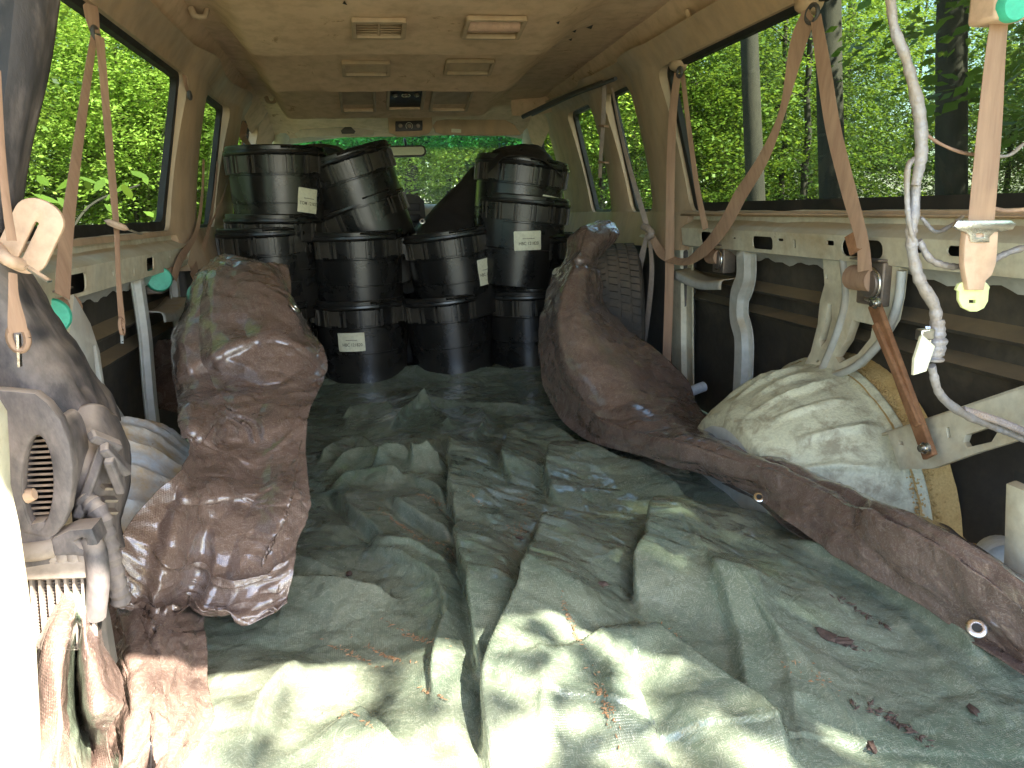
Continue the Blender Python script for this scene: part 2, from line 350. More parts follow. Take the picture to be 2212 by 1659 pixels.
# side trim with window openings, following the tumblehome
WZ0,WZ1=.715,1.205
def wpoly(y0,y1,z0=WZ0,z1=WZ1,r=.045,lean0=0,lean1=0):
    out=[]
    for (cx,cy,a0) in((y1-r,z1-r,0),(y0+r,z1-r,90),(y0+r,z0+r,180),(y1-r,z0+r,270)):
        for k in range(6):
            a=math.radians(a0+90*k/5); y=cx+r*math.cos(a); z=cy+r*math.sin(a); u=(z-z0)/(z1-z0)
            e=(y-y0)/(y1-y0); y+=u*(lean0*(1-e)+lean1*e); out.append((y,z))
    return out
sides={1:[(.42,2.62,.0,.05),(2.98,3.245,.03,.05),(3.50,3.845,.04,.06),(4.36,4.90,.05,-.22)],
      -1:[(.42,2.72,.0,.05),(3.10,3.50,.03,.06),(3.92,4.30,.04,.04),(4.42,4.92,.05,-.22)]}
for s in(-1,1):
    outer=[(.16,.62),(2.66,.62),(2.66,.58),(5.02,.58),(5.02,.80),(4.74,1.28),(.16,1.28)]
    if s==-1: outer=[(.16,.70),(2.74,.70),(2.74,.58),(5.02,.58),(5.02,.80),(4.74,1.28),(.16,1.28)]
    else: outer=[(.16,.70),(2.62,.70),(2.62,.58),(5.02,.58),(5.02,.80),(4.74,1.28),(.16,1.28)]
    holes=[wpoly(a,b,lean0=c,lean1=d) for a,b,c,d in sides[s]]
    def mp(u,v,wz,s=s):
        # pillars bulge inwards between the windows
        yy=u; inw=0
        for (a,b) in ([(2.62,2.98),(3.245,3.50),(3.845,4.36)] if s==1 else [(2.72,3.10),(3.50,3.92),(4.30,4.42)]):
            if a-.03<yy<b+.06: 
                e=(yy-a)/(b-a); inw=max(inw,.035*max(0,1-(2*abs(e-.5))**2.2))
        low=max(0,(.715-v))*.25
        return (s*(xs(v)-(.012 if wz>0 else -.012)*1-inw*(1 if wz>0 else .2)-low*(1 if wz>0 else 0)),u,v)
    o=plate('side_trim',[outer]+holes,.05,mp,M['trim'],van,cuts=[(1,[.66,.76,.82,.88,.94,1.0,1.06,1.12,1.18,1.22]),(0,[2.66,2.7,2.74,2.8,2.86,2.92,2.97,3.03,3.28,3.33,3.38,3.43,3.55,3.62,3.7,3.78,3.88,3.95,4.02,4.1,4.2,4.28,4.34])],smooth=50)
    for (a,b,c,d) in sides[s]:
        # black rubber seal and the pane inside it
        wo=thing_=bpy.data.objects.new('window',meshof('window',*(lambda P:(P,[tuple(range(len(P)))]))([(s*(xs(z)+.022),y,z) for y,z in wpoly(a+.004,b-.004,lean0=c,lean1=d)])))
        COL.objects.link(wo); wo.parent=van; wo.data.materials.append(M['privacy'] if b<3.2 or s==-1 and b<3.6 else M['clear'] )
        bm=bmesh.new(); bm.from_mesh(wo.data)
        for z in (.8,.9,1.0,1.1,1.17): bmesh.ops.bisect_plane(bm,geom=bm.verts[:]+bm.edges[:]+bm.faces[:],plane_co=(0,0,z),plane_no=(0,0,1))
        for v in bm.verts: v.co.x=s*(xs(v.co.z)+.022)
        bm.to_mesh(wo.data); bm.free()
        r=wpoly(a+.006,b-.006,lean0=c,lean1=d); big=b-a>1
        ri=wpoly(a+.018,b-.018,WZ0+(.030 if big else .012),WZ1-.014,.04,c,d)
        me=bmesh.new(); n=len(r)
        def pp(q,off): return me.verts.new((s*(xs(q[1])+off),q[0],q[1]))
        A=[pp(q,.0) for q in r]; B=[pp(q,.004) for q in ri]; Cc=[pp(q,.024) for q in ri]
        for k in range(n):
            j=(k+1)%n; me.faces.new((A[k],A[j],B[j],B[k])); me.faces.new((B[k],B[j],Cc[j],Cc[k]))
        mm=bpy.data.meshes.new('seal'); me.to_mesh(mm); me.free(); so_=link('seal',mm,M['seal'],wo,40)
# dark lower door panels in the front half
MB().box((.90,3.45,.28),(.05,1.65,.60)).build('door_panel',M['trimdark'],van,bevel=.01)
MB().box((-.90,3.55,.28),(.05,1.55,.60)).build('door_panel',M['trimdark'],van,bevel=.01)
MB().tube(smoothpath([(.875,2.64,.62),(.872,3.2,.615),(.872,4.3,.615)],12),.012,8).build('trim_edge',M['trimlight'],van)
# belt rails: window flange, sloping ledge, box face with real holes
for s,yend in((1,2.60),(-1,3.02)):
    y0=.3
    prof=[(.915,.722),(.897,.716),(.893,.686),(.885,.680),(.858,.668),(.850,.660)]
    ys=np.linspace(y0,yend,70); P=np.array([[(s*x,y,z) for x,z in prof] for y in ys]); P[:,1:3,2]+=(.003*fbm(P*9,3,4))[:,1:3]
    MB().grid(P,flip=(s>0)).build('sill_flange',M['paint'],van,35)
    if s==1:
        holes=[rrect(*h) for h in [(2.40,.632,.085,.036,.012),(2.03,.628,.115,.036,.012),(1.58,.632,.15,.040,.018),(1.28,.640,.07,.02,.01),(1.86,.632,.010,.024,.004),(1.93,.640,.03,.007,.003),(2.28,.640,.022,.006,.003),(1.70,.640,.03,.012,.004),(2.2,.636,.02,.005,.002),(1.40,.636,.028,.010,.003)]]
    else:
        holes=[rrect(*h) for h in [(1.72,.628,.10,.040,.012),(2.28,.632,.075,.036,.010),(2.72,.634,.07,.032,.010),(2.50,.640,.012,.012,.004),(2.12,.625,.006,.025,.002),(1.95,.632,.012,.012,.004)]]
    plate('belt_rail',[[(y0,.600),(yend,.600),(yend,.660),(y0,.660)]]+holes,.004,lambda u,v,wz,s=s:(s*(.850+wz+.10*(.66-v)),u,v),M['paint'],van,cuts=[(0,list(np.linspace(.6,2.5,12)))])
    # wavy underside return of the rail
    ys=np.linspace(y0,yend,120); P=np.array([[(s*.856,y,.600),(s*.885,y,.590),(s*.90,y,.572+.005*math.sin(y*31)+.004*math.sin(y*73))] for y in ys])
    MB().grid(P,flip=(s<0)).build('rail_return',M['paintgrey'],van,50)
    MB().box((s*.92,(y0+yend)/2,.635),(.02,yend-y0,.12)).build('rail_back',M['skin'],van)
# pressed steel posts between rail and floor
def post(name,pts,w_,x,depth,mat,slots=()):
    """pressed channel following a wavy centre line; pts=(y,z)"""
    C=cr(np.array(pts,float),np.linspace(0,len(pts)-1,26)); s=1 if x>0 else -1
    L=[];Rr=[]
    for i,p in enumerate(C):
        t=C[min(i+1,25)]-C[max(i-1,0)]; t/=np.linalg.norm(t); nrm=np.array([t[1],-t[0]]); L.append(p+nrm*w_/2); Rr.append(p-nrm*w_/2)
    rows=[]
    for l,r_ in zip(L,Rr):
        row=[]
        for e,dx in((0,0),(.06,0),(.16,depth*.35),(.30,0.0),(.34,-depth),(.78,-depth),(.84,0),(1,.0)):
            q=l*(1-e)+r_*e; row.append((x+s*dx,q[0],q[1]))
        rows.append(row)
    o=MB().grid(np.array(rows)).build(name,mat,van,35)
    m=o.modifiers.new('s','SOLIDIFY'); m.thickness=.003; m.offset=0
    for (y,z,h,sw) in slots:
        q=MB(); q.add(*(lambda P:(P,[tuple(range(len(P)))]))([(x-s*(depth*.0+.0045),y+a,z+b) for a,b in rrect(0,0,sw,h,sw/2,sk=0)])); q.build('slot',M['seal'],o)
    return o
post('body_post',[(2.68,.60),(2.67,.45),(2.66,.25),(2.64,.0)],.20,.885,.018,M['paint'])
post('body_post',[(2.17,.60),(2.165,.52),(2.20,.46),(2.20,.39),(2.165,.33),(2.16,.22),(2.17,.02)],.105,.880,.02,M['paintgrey'],[(2.215,.56,.022,.008),(2.215,.28,.10,.012)])
post('body_post',[(2.22,.60),(2.22,.45),(2.20,.35),(2.18,.24),(2.16,.0)],.075,-.880,.016,M['paintgrey'],[(2.21,.53,.03,.008)])
post('body_post',[(2.62,.60),(2.60,.45),(2.60,.3),(2.60,.0)],.06,-.880,.016,M['paintgrey'])
# shelf bracket between the first two posts and left one
def shelf(y0,y1,z,s):
    P=net([[(s*.90,y0,z+.004),(s*.86,y0,z),(s*.835,y0,z-.004),(s*.832,y0,z-.03)],[(s*.90,(y0+y1)/2,z-.012),(s*.862,(y0+y1)/2,z-.018),(s*.842,(y0+y1)/2,z-.022),(s*.838,(y0+y1)/2,z-.045)],[(s*.90,y1,z+.008),(s*.86,y1,z+.004),(s*.835,y1,z),(s*.832,y1,z-.028)]],16,10)
    o=MB().grid(P,flip=s<0).build('shelf_bracket',M['paintgrey'],van,50); m=o.modifiers.new('s','SOLIDIFY'); m.thickness=.003
    return o
shelf(2.24,2.62,.505,1); shelf(2.26,2.60,.50,-1)
# forked bracket above the right wheel arch (plate with cut-outs)
def pxplate(name,outline,holes,x,th,mat,parent,bev=.0015):
    def c(L): 
        out=[]
        for a,b in L:
            q=U(a,b,x=x); out.append((q.y,q.z))
        return out
    s=1 if x>0 else -1
    return plate(name,[c(outline)]+[c(h) for h in holes],th,lambda u,v,wz:(x+s*wz,u,v),mat,parent,bev)
fb=pxplate('forked_bracket',[(1786,548),(1952,575),(1945,640),(1935,690),(1905,740),(1860,790),(1812,815),(1745,815),(1735,808),(1760,760),(1775,700),(1780,650),(1790,615)],
   [[(1850,690),(1895,700),(1890,730),(1862,765),(1822,785),(1812,770),(1835,735)],[(1797,655),(1806,655),(1806,690),(1794,735),(1782,750),(1777,735),(1790,695)],[(1792,592),(1797,592),(1797,603),(1792,603)],[(1772,775),(1779,776),(1776,783),(1769,782)]],.875,.02,M['paint'],van)
mb=MB()
for L in ([(1822,560),(1828,640),(1815,700),(1795,755),(1775,800)],[(1948,585),(1938,660),(1905,735),(1850,790),(1800,812)]):
    mb.tube(smoothpath([U(a,b,x=.862) for a,b in L],20),.010,8)
mb.build('bracket_rib',M['paintgrey'],fb,60)
# matching bracket on the left
lb=pxplate('forked_bracket',[(150,640),(185,700),(205,760),(215,830),(245,880),(262,905),(255,930),(235,930),(215,900),(190,850),(165,790),(140,720)],[[(190,745),(197,745),(205,800),(215,850),(228,880),(222,880),(203,845),(195,800)],[(240,893),(246,898),(242,903),(236,898)]],-.84,.016,M['paintgrey'],van)
# lower inclined beam
pxplate('lower_beam',[(1925,935),(2250,828),(2250,935),(2120,975),(2020,1010),(1950,1012)],[[(2092,938),(2150,918),(2168,925),(2150,955),(2095,968),(2086,955)],[(1945,948),(1957,952),(1960,963),(1948,960)],[(2050,922),(2058,920),(2062,945),(2054,948)],[(2008,958),(2022,956),(2022,972),(2010,972)]],.835,.012,M['paint'],van)
MB().bar(U(1925,937,x=.86),U(2260,826,x=.86),.05,.006,up=(0,-.4,1)).build('beam_flange',M['paint'],van,bevel=.002)
# rusty brace bar with bolts
br=MB(); br.bar(U(1888,655,x=.80),U(2010,988,x=.80),.034,.012,up=(1,0,0)); a,b=U(1890,700,x=.792),U(1985,920,x=.792); br.bar(a,b,.016,.01,up=(1,0,0))
brace=br.build('brace_bar',M['rust'],van,30,bevel=.003)
for (px,py) in((1892,655),(1998,968)):
    V,Fc=lathe([(.0,.012),(.007,.012),(.0075,.004),(.012,.003),(.0125,0),(.0125,-.004)],14); R=Matrix.Rotation(math.radians(-90),3,'Y'); c=U(px,py,x=.788)
    MB().add([R@Vector(v)+c for v in V],Fc).build('bolt',M['chrome'],brace,30)
# wheel arches
def arch(s,mat):
    ax=(1.71,-.03); nth=150; nx=46
    xsr=[.60,.607,.635,.72,.80,.86,.875,.89,.94] if s>0 else [.655,.67,.70,.74,.80,.86,.875,.89,.94]; rr=[.215,.245,.270,.312,.343,.355,.37,.37,.28]
    th=np.linspace(math.radians(8),math.radians(172),nth); uu=np.linspace(0,len(xsr)-1,nx)
    X=np.interp(uu,range(len(xsr)),xsr); Rb=cr(np.array(rr)[:,None],uu)[:,0]
    T,XX=np.meshgrid(th,X,indexing='ij'); R=np.tile(Rb,(nth,1))
    for k,tc in enumerate([28,42,55,67,78,89,101,114,128,143]):
        d=(np.degrees(T)-tc-(XX-.75)*35*(1 if k%2 else .6)); prof=np.exp(-(d/1.5)**2); win=1/(1+np.exp(-(XX-.66-.02*(k%3))*90))/(1+np.exp((XX-.835+.03*(k%2))*90))
        R=R+.014*prof*win
    P=np.stack([s*XX,ax[0]+R*np.cos(T)*1.06,ax[1]+R*np.sin(T)],-1); P=P+(.003*fbm(P*14,3,9))[...,None]*np.array([0,.6,1])
    o=MB().grid(P,flip=(s<0)).build('wheel_arch',mat,van,60)
    # inner side face
    ring=P[:,0,:]; c=np.array([s*xsr[0],ax[0],-.1]); inner=np.stack([ring,ring*.5+np.array([s*(xsr[0]-.01),ax[0],-.05])*.5,np.tile(c,(nth,1))],1)
    MB().grid(inner,flip=(s>0)).build('arch_side',M['paintgrey'],o,60)
    return o
archR=arch(1,M['arch']); archL=arch(-1,M['archleft'])
# crumbs of rust and seed trapped behind the arch flange
V=[];Fc=[]
for k in range(2600):
    T=math.radians(random.uniform(14,110)) ; r=.365-.012*random.random()+random.random()*.01; x=.895+random.random()*.035
    if T<math.radians(30): x=.86+random.random()*.07
    c=Vector((x,1.71-r*math.cos(T)*1.06 ,-.03+r*math.sin(T)+.002)); q=.0022+.0022*random.random(); n=len(V)
    for d in((1,0,0),(-1,0,0),(0,1,0),(0,-1,0),(0,0,1),(0,0,-1)): V.append(c+Vector(d)*q*random.uniform(.6,1.2))
    Fc+=[(n,n+2,n+4),(n+2,n+1,n+4),(n+1,n+3,n+4),(n+3,n,n+4),(n+2,n,n+5),(n+1,n+2,n+5),(n+3,n+1,n+5),(n,n+3,n+5)]
tag(link('crumbs',meshof('crumbs',V,Fc),M['crumbs'],van),kind='stuff')
P=[]
for T in np.radians(np.linspace(6,115,60)):
    P.append([( x,1.71-r*math.cos(T)*1.06,-.03+r*math.sin(T)) for x,r in((.865,.368),(.89,.364),(.92,.372),(.945,.39))])
P=np.array(P); P[...,2]+=.004*fbm(P*40,3,2)
MB().grid(P,flip=True).build('crumb_bed',M['crumbs'],van,60)
P=np.array([[(x,y,.012+.02*math.exp(-((x-.93)/.08)**2)) for x in np.linspace(.68,.95,14)] for y in np.linspace(.75,1.5,40)]); P[...,2]+=.005*fbm(P*35,3,8)
MB().grid(P,flip=False).build('dirt_drift',M['crumbs'],van,60)

# ---- roof lining
def ridge(Y):
    pts=[(0,1.372),(1.75,1.372),(2.1,1.355),(2.71,1.255),(2.725,1.355),(3.27,1.222),(3.285,1.32),(3.87,1.19),(3.885,1.28),(4.35,1.235),(4.62,1.172)]
    return np.interp(Y,[p[0] for p in pts],[p[1] for p in pts])
def flat(Y): return np.interp(Y,[0,2,3.9,4.35,4.62],[1.372,1.36,1.315,1.27,1.172])
def hz(x,Y):
    x=np.asarray(x,float); Y=np.asarray(Y,float)
    e=np.clip((.53-.02*(Y-2.7)-x)/.18,0,1)*np.clip((x+.66)/.10,0,1); e=e*e*(3-2*e)
    a=ridge(Y)*e+flat(Y)*(1-e)
    side=np.clip((np.abs(x)-.70)/.10,0,1)
    a=a-.10*side**1.3
    cre=np.exp(-((np.abs(x)-.715)/.012)**2)*.012
    return a+cre
xg=np.linspace(-.80,.80,150); yg=np.unique(np.concatenate([np.linspace(.15,4.62,170),[2.71,2.718,2.725,3.27,3.278,3.285,3.87,3.878,3.885]]))
XX,YY=np.meshgrid(xg,yg,indexing='ij'); ZZ=hz(XX,YY); P=np.stack([XX,YY,ZZ],-1)
ZZ=ZZ+.004*fbm(P*4,3,6)+.0015*fbm(P*22,2,7); P[...,2]=ZZ
tag(MB().grid(P).build('roof_lining',M['liner'],van,45))
def ceil(px,py):
    v=RB@np.array([(px-W0/2)/F,(py-H0/2)/F,1.]); 
    for t in np.linspace(1.0,6.5,3500):
        q=CAM+t*v
        if q[2]>=float(hz(q[0],q[1])): return Vector(q)
    return Vector(q)
def slope(Yc,x):
    return math.atan2(float(hz(x,Yc+.02)-hz(x,Yc-.02)),.04)
def vent(l,t_,r,b,kind):
    c=ceil((l+r)/2,(t_+b)/2); a=ceil(l,(t_+b)/2); d=ceil(r,(t_+b)/2); e=ceil((l+r)/2,b); f=ceil((l+r)/2,t_)
    wd=(d-a).length; h=max((e-f).length,.05) if kind!='knobs' else (e-f).length*.8; tilt=slope(c.y,c.x); 
    R=Matrix.Rotation(tilt,3,'X'); mp=lambda p:R@Vector(p)+c+Vector((0,-.002,-.007))
    root=plate('air_vent' if kind!='knobs' else 'climate_panel',[rrect(0,0,wd+.022,h+.022,.008),rrect(0,0,wd,h,.004)],.012,lambda u,v,wz:mp((u,v,wz-.004)),M['trim'],van,.001)
    q=MB(); q.add([mp(p) for p in((-wd/2,-h/2,.014 if kind!='knobs' else .001),(wd/2,-h/2,.014 if kind!='knobs' else .001),(wd/2,h/2,.014 if kind!='knobs' else .001),(-wd/2,h/2,.014 if kind!='knobs' else .001))],[(0,1,2,3)])
    q.build('backing',M['pink'] if kind in('hole','shut') else M['panel'],root)
    if kind=='slats':
        n=6
        for k in range(n):
            y=-h/2+h*(k+.5)/n; m=MB(); V=[mp(p) for p in((-wd/2,y-h/n*.36,-.004),(wd/2,y-h/n*.36,-.004),(wd/2,y+h/n*.3,.005),(-wd/2,y+h/n*.3,.005))]
            o=m.add(V,[(0,1,2,3)]).build('slat',M['trim'],root); s_=o.modifiers.new('s','SOLIDIFY'); s_.thickness=.0025
        m=MB(); m.add([mp(p) for p in((-.003,-h/2,-.006),(.003,-h/2,-.006),(.003,h/2,-.006),(-.003,h/2,-.006))],[(0,1,2,3)]); m.build('divider',M['trim'],root)
    elif kind=='shut':
        m=MB(); V=[mp(p) for p in((-wd/2,-h/2*.6,.006),(wd/2,-h/2*.6,.006),(wd/2,h/2*.62,-.003),(-wd/2,h/2*.62,-.003))]; m.add(V,[(0,1,2,3)]).build('flap',M['trim'],root)
    elif kind=='hole':
        pts=[mp((x,0.0,.016)) for x in np.linspace(-wd/2,wd/2,8)]; MB().tube(pts,.030,14).build('hose',M['pink'],root,60)
        MB().bar(mp((-wd/2,-h/2-.004,-.006)),mp((wd/2,-h/2-.004,-.006)),.008,.006).build('lip',M['liner'],root)
    else:
        for k,xk in enumerate((-.33,0,.33)):
            K=1.1; V,Fc=lathe([(.0,-.008),(.010*K,-.008),(.011*K,0.0)],20); MB().add([mp(Vector(v)+Vector((xk*wd,0,0))) for v in V],Fc).build('knob',M['steel'],root,30)
            if k==1:
                arc=[mp((xk*wd+.0165*K*math.cos(A),.0165*K*math.sin(A),-.004)) for A in np.radians(np.linspace(-50,230,24))]; MB().tube(arc,.002,6).build('dial_mark',M['paper'],root)
            else:
                arc=[mp((xk*wd+.0165*K*math.cos(A),.0165*K*math.sin(A),-.004)) for A in np.radians(np.linspace(-40,60,10))]; MB().tube(arc,.0007,6).build('dial_mark',M['chip'] if k==2 else M['steel'],root)
            MB().bar(mp((xk*wd-.004,.004,-.010)),mp((xk*wd+.006,-.007,-.010)),.002,.002).build('pointer',M['paper'],root)
    return root
vent(768,38,868,70,'slats'); vent(1010,35,1122,71,'hole'); vent(745,131,836,154,'shut'); vent(967,128,1058,151,'shut')
vent(738,192,806,209,'shut'); vent(938,192,1014,208,'shut'); vent(841,190,912,212,'knobs')
# tears in the lining
for (px,py,sz) in((1240,66,.014),(1232,84,.012),(1273,58,.02),(1205,47,.01),(745,5,.012),(985,190,.018)):
    c=ceil(px,py); c.z-=.003; MB().add([c+Vector((-sz*.6,0,0)),c+Vector((sz*.5,.01,-.002)),c+Vector((0,-sz*2.4,.0))],[(0,1,2)]).build('tear',M['seal'] if px!=985 else M['liner'],van)
# dangling loose flap of lining, right front, with the dark channel behind it
o=MB().grid(net([[U(1110,208,y=4.1),U(1180,206,y=4.05),U(1225,215,y=3.95)],[U(1104,222,y=4.1),U(1180,232,y=4.05),U(1235,222,y=3.95)],[U(1106,250,y=4.1),U(1170,247,y=4.1),U(1262,217,y=3.9)]],14,14)).build('loose_lining',M['liner'],van,60)
m=MB()
for k,(a,b) in enumerate((((1130,252),(1300,180)),((1150,248),(1330,170)))): m.tube(smoothpath([U(a[0],a[1],y=4.0),U((a[0]+b[0])/2,(a[1]+b[1])/2-4,x=.70),U(b[0],b[1],x=.74)],16),.012-.004*k,8)
m.build('roof_channel',M['trimdark'],van,60)
# coat hooks
def hook(px,py,sgn=1):
    c=ceil(px,py); pts=[c+Vector((-.018*sgn,-.012,-.002)),c+Vector((-.008*sgn,-.02,-.024)),c+Vector((.016*sgn,-.01,-.024)),c+Vector((.024*sgn,0,-.002))]
    MB().tube(smoothpath(pts,14),[.010]*5+[.008]*9,10).build('coat_hook',M['trim'],van,60)
hook(428,18); hook(1500,22,-1); hook(584,210)
# front header, visors, overhead console
P=net([[U(600,262,y=4.55),U(760,232,y=4.35),U(900,234,y=4.3),U(1060,225,y=4.35),U(1165,262,y=4.55)],[U(605,288,y=4.62),U(760,262,y=4.5),U(900,262,y=4.5),U(1060,256,y=4.5),U(1160,285,y=4.62)],[U(612,312,y=4.66),U(760,292,y=4.64),U(900,290,y=4.64),U(1060,288,y=4.64),U(1140,300,y=4.66)]],30,60)
o=MB().grid(P).build('front_header',M['trimlight'],van,60); m=o.modifiers.new('s','SOLIDIFY'); m.thickness=.01
def pxslab(name,outline,y,th,mat,parent=van,bev=.004):
    q=[U(a,b,y=y) for a,b in outline]
    return plate(name,[[(p.x,p.z) for p in q]],th,lambda u,v,wz:(u,y-wz,v),mat,parent,bev)
con=pxslab('overhead_console',[(838,250),(930,248),(932,275),(925,288),(905,293),(858,294),(842,286)],4.22,.05,M['trim'])
pn=pxslab('climate_panel',[(856,264),(911,262),(911,280),(856,282)],4.18,.01,M['panel'],con)
for k,px in enumerate((865,884,903)):
    c=U(px,272,y=4.168); V,Fc=lathe([(0,-.01),(.009,-.01),(.011,0)],18); R=Matrix.Rotation(math.radians(-90),3,'X'); MB().add([R@Vector(v)+c for v in V],Fc).build('knob',M['steel'],con,30)
arc=[U(884,272,y=4.162)+Vector((.017*math.cos(A),0,.017*math.sin(A))) for A in np.radians(np.linspace(-50,230,22))]; MB().tube(arc,.0012,6).build('dial_mark',M['paper'],con)
vs=pxslab('sun_visor',[(936,272),(944,263),(965,260),(1090,261),(1110,272),(1122,291),(1060,292),(960,290),(942,286)],4.24,.02,M['trim'])
pxslab('warning_label',[(975,278),(996,279),(996,287),(975,286)],4.226,.002,M['paper'],vs,0)
vs=pxslab('sun_visor',[(640,290),(650,282),(735,276),(790,280),(808,286),(806,292),(700,294),(645,297)],4.24,.02,M['trimlight'])
pxslab('visor_clip',[(738,283),(746,276),(758,276),(766,284),(764,287),(740,287)],4.22,.01,M['trimdark'],vs)
# windscreen, pillars, mirror, dashboard
ws=[U(612,296,y=4.66),U(1140,288,y=4.66),(.80,5.22,.74),(-.80,5.22,.74)]
wsP=net([[ws[0],(ws[0]+ws[1])/2+Vector((0,.06,0)),ws[1]],[Vector((-.76,4.95,.94)),Vector((0,5.02,.94)),Vector((.78,4.95,.94))],[Vector(ws[3]),Vector((0,5.30,.74)),Vector(ws[2])]],12,20)
MB().grid(wsP).build('windscreen',M['windscreen'],van,60)
for s in(-1,1):
    a=U(1140,278,y=4.62) if s>0 else U(612,284,y=4.62)
    MB().tube(smoothpath([a+Vector((0,-.05,.05)),a+Vector((s*.01,.0,-.02)),Vector((s*.80,4.95,.93)),Vector((s*.86,5.2,.74))],16),[.045]*16,10).build('windscreen_pillar',M['trimlight'],van,60)
mr=MB(); c=U(878,327,y=4.52); V=[];
mir=plate('rear_view_mirror',[rrect(0,0,.215,.055,.025)],.03,lambda u,v,wz:(c.x+u,c.y-wz,c.z+v),M['panel'],van,.004)
plate('mirror_glass',[rrect(0,0,.200,.044,.02)],.002,lambda u,v,wz:(c.x+u,c.y-.024-wz,c.z+v),M['mirrorglass'],mir)
MB().tube([c+Vector((0,.01,.01)),c+Vector((0,.05,.05)),c+Vector((0,.11,.075))],.008,8).build('mirror_stem',M['panel'],mir)
dash=net([[(-.85,4.35,.66),(-.3,4.32,.70),(.2,4.32,.70),(.85,4.35,.66)],[(-.85,4.42,.77),(-.3,4.40,.79),(.2,4.40,.775),(.85,4.42,.76)],[(-.85,4.7,.79),(-.3,4.7,.80),(.2,4.7,.78),(.85,4.7,.77)],[(-.85,5.25,.74),(-.3,5.3,.74),(.2,5.3,.74),(.85,5.25,.74)]],20,40)
MB().grid(dash).box((0,4.4,.35),(1.7,.1,.64)).build('dashboard',M['trimlight'],van,60)
cl=pxslab('instrument_panel',[(868,424),(884,420),(902,424),(914,436),(917,470),(917,520),(872,520),(868,470)],4.28,.05,M['trimdark'])
for i in range(3): pxslab('radio_slot',[(878,440+i*24),(906,441+i*24),(906,455+i*24),(878,454+i*24)],4.252,.006,M['panel'],cl)
# belt-anchor covers high on the pillars
def cover(px,py,s,x=.815,wd=.075):
    c=U(px,py,x=s*x); V,Fc=lathe([(0,.032),(.012,.032),(.024,.024),(.032,.008),(.036,-.01)],18); R=Matrix.Rotation(math.radians(-90*s),3,'Y')
    MB().add([R@Vector((v[0]*.8,v[1]*1.25,v[2]))+c for v in V],Fc).build('anchor_cover',M['trim'],van,60)
for a in((1468,138,1),(1750,6,1),(1308,128,1,.80),(400,140,-1),(497,208,-1,.80),(205,-10,-1)): cover(*a)
# rear post and door edge pieces in front
def pxthick(name,outline,y,th,mat,parent=van,bev=.006): return pxslab(name,outline,y,th,mat,parent,bev)
pxthick('rear_post',[(-120,760),(-60,830),(-14,900),(-8,1000),(-6,1060),(14,1150),(36,1300),(52,1420),(60,1560),(66,1720),(-120,1720)],.80,.03,M['paint'])
pxthick('rear_post',[(2206,1060),(2260,1040),(2260,1260),(2200,1238),(2203,1150)],.95,.04,M['paint'])
pxthick('post_seal',[(2199,1120),(2207,1060),(2206,1240),(2196,1234)],.96,.03,M['seal'],bev=.002)
MB().box((-.93,.3,.35),(.04,.3,.76)).box((.93,.3,.35),(.04,.3,.76)).box((0,.16,1.40),(1.7,.06,.06)).build('rear_frame',M['paint'],van,bevel=.008)
MB().box((0,.08,-.10),(1.9,.25,.12)).build('rear_bumper',M['paint'],van,bevel=.02)

# ================================================================== BUCKETS
HB=.385; RB_,RT=.180,.194
def rad(z): return RB_+(RT-RB_)*z/HB
def bucket_mesh():
    p=[(0.0,.0),(RB_-.012,.0),(RB_,.006),(RB_+.001,.02),(rad(.16),.158),(rad(.16)-.0022,.160),(rad(.16)-.0022,.163),(rad(.165)+.0015,.165),
       (rad(.27),.268),(rad(.27)-.0025,.271),(rad(.27)-.0025,.275),(rad(.277)+.003,.277),(rad(.345)+.004,.345),(rad(.35)+.012,.350),(rad(.35)+.0145,.356),(rad(.36)+.013,.364),(rad(.36)+.006,.366),(rad(.37)+.006,.380),(rad(.37)+.003,HB),
       (rad(.37)-.002,HB),(rad(.36)-.004,.36),(rad(.2)-.004,.2),(rad(.03)-.004,.03),(0,.02)]
    return lathe(p,72)
BV,BF=bucket_mesh(); BME=meshof('body',BV,BF)
tab=MB()
M['bucketrib']=dusty('bucketrib',(.035,.031,.027),(.09,.075,.055),.35,(.35,.75),9,bs=.05,up=False)
def panelat(a,wd,z0,z1,out):
    n=3; V=[]
    for zz in(z0,z1):
        for k in range(n+1):
            A=a+(k/n-.5)*wd/RT
            for o in(0.0,out): r=rad(zz)+.0035+o; V.append((r*math.cos(A),r*math.sin(A),zz))
    Fc=[]; row=2*(n+1)
    for k in range(n):
        i=2*k; Fc.append((i+1,i+3,row+i+3,row+i+1)); Fc.append((row+i,row+i+1,row+i+3,row+i+2)); Fc.append((i,i+2,i+3,i+1))
    Fc.append((0,1,row+1,row)); Fc.append((2*n,row+2*n,row+2*n+1,2*n+1)); return V,Fc
for k in range(8):
    a=k*math.pi/4
    for off in(-.24,-.14,.14,.26): tab.add(*panelat(a+off,.008,.279,.346,.010))
    tab.add(*panelat(a,.044,.283,.343,.005))
TME=meshof('collar_ribs',tab.v,tab.f)
hm=MB(); hm.tube([(rad(.37)*math.cos(a)*1.06,rad(.37)*math.sin(a)*1.06,.375+.0*a) for a in np.linspace(-.32,.32,10)],.005,6); HME=meshof('grip',hm.v,hm.f)
def textmesh(txt,size):
    cu=bpy.data.curves.new('t','FONT'); cu.body=txt; cu.size=size; cu.align_x='CENTER'; cu.align_y='CENTER'; cu.offset=.0002
    o=bpy.data.objects.new('t',cu); COL.objects.link(o); dg=bpy.context.evaluated_depsgraph_get(); dg.update(); me=bpy.data.meshes.new_from_object(o.evaluated_get(dg)); bpy.data.objects.remove(o)
    return me
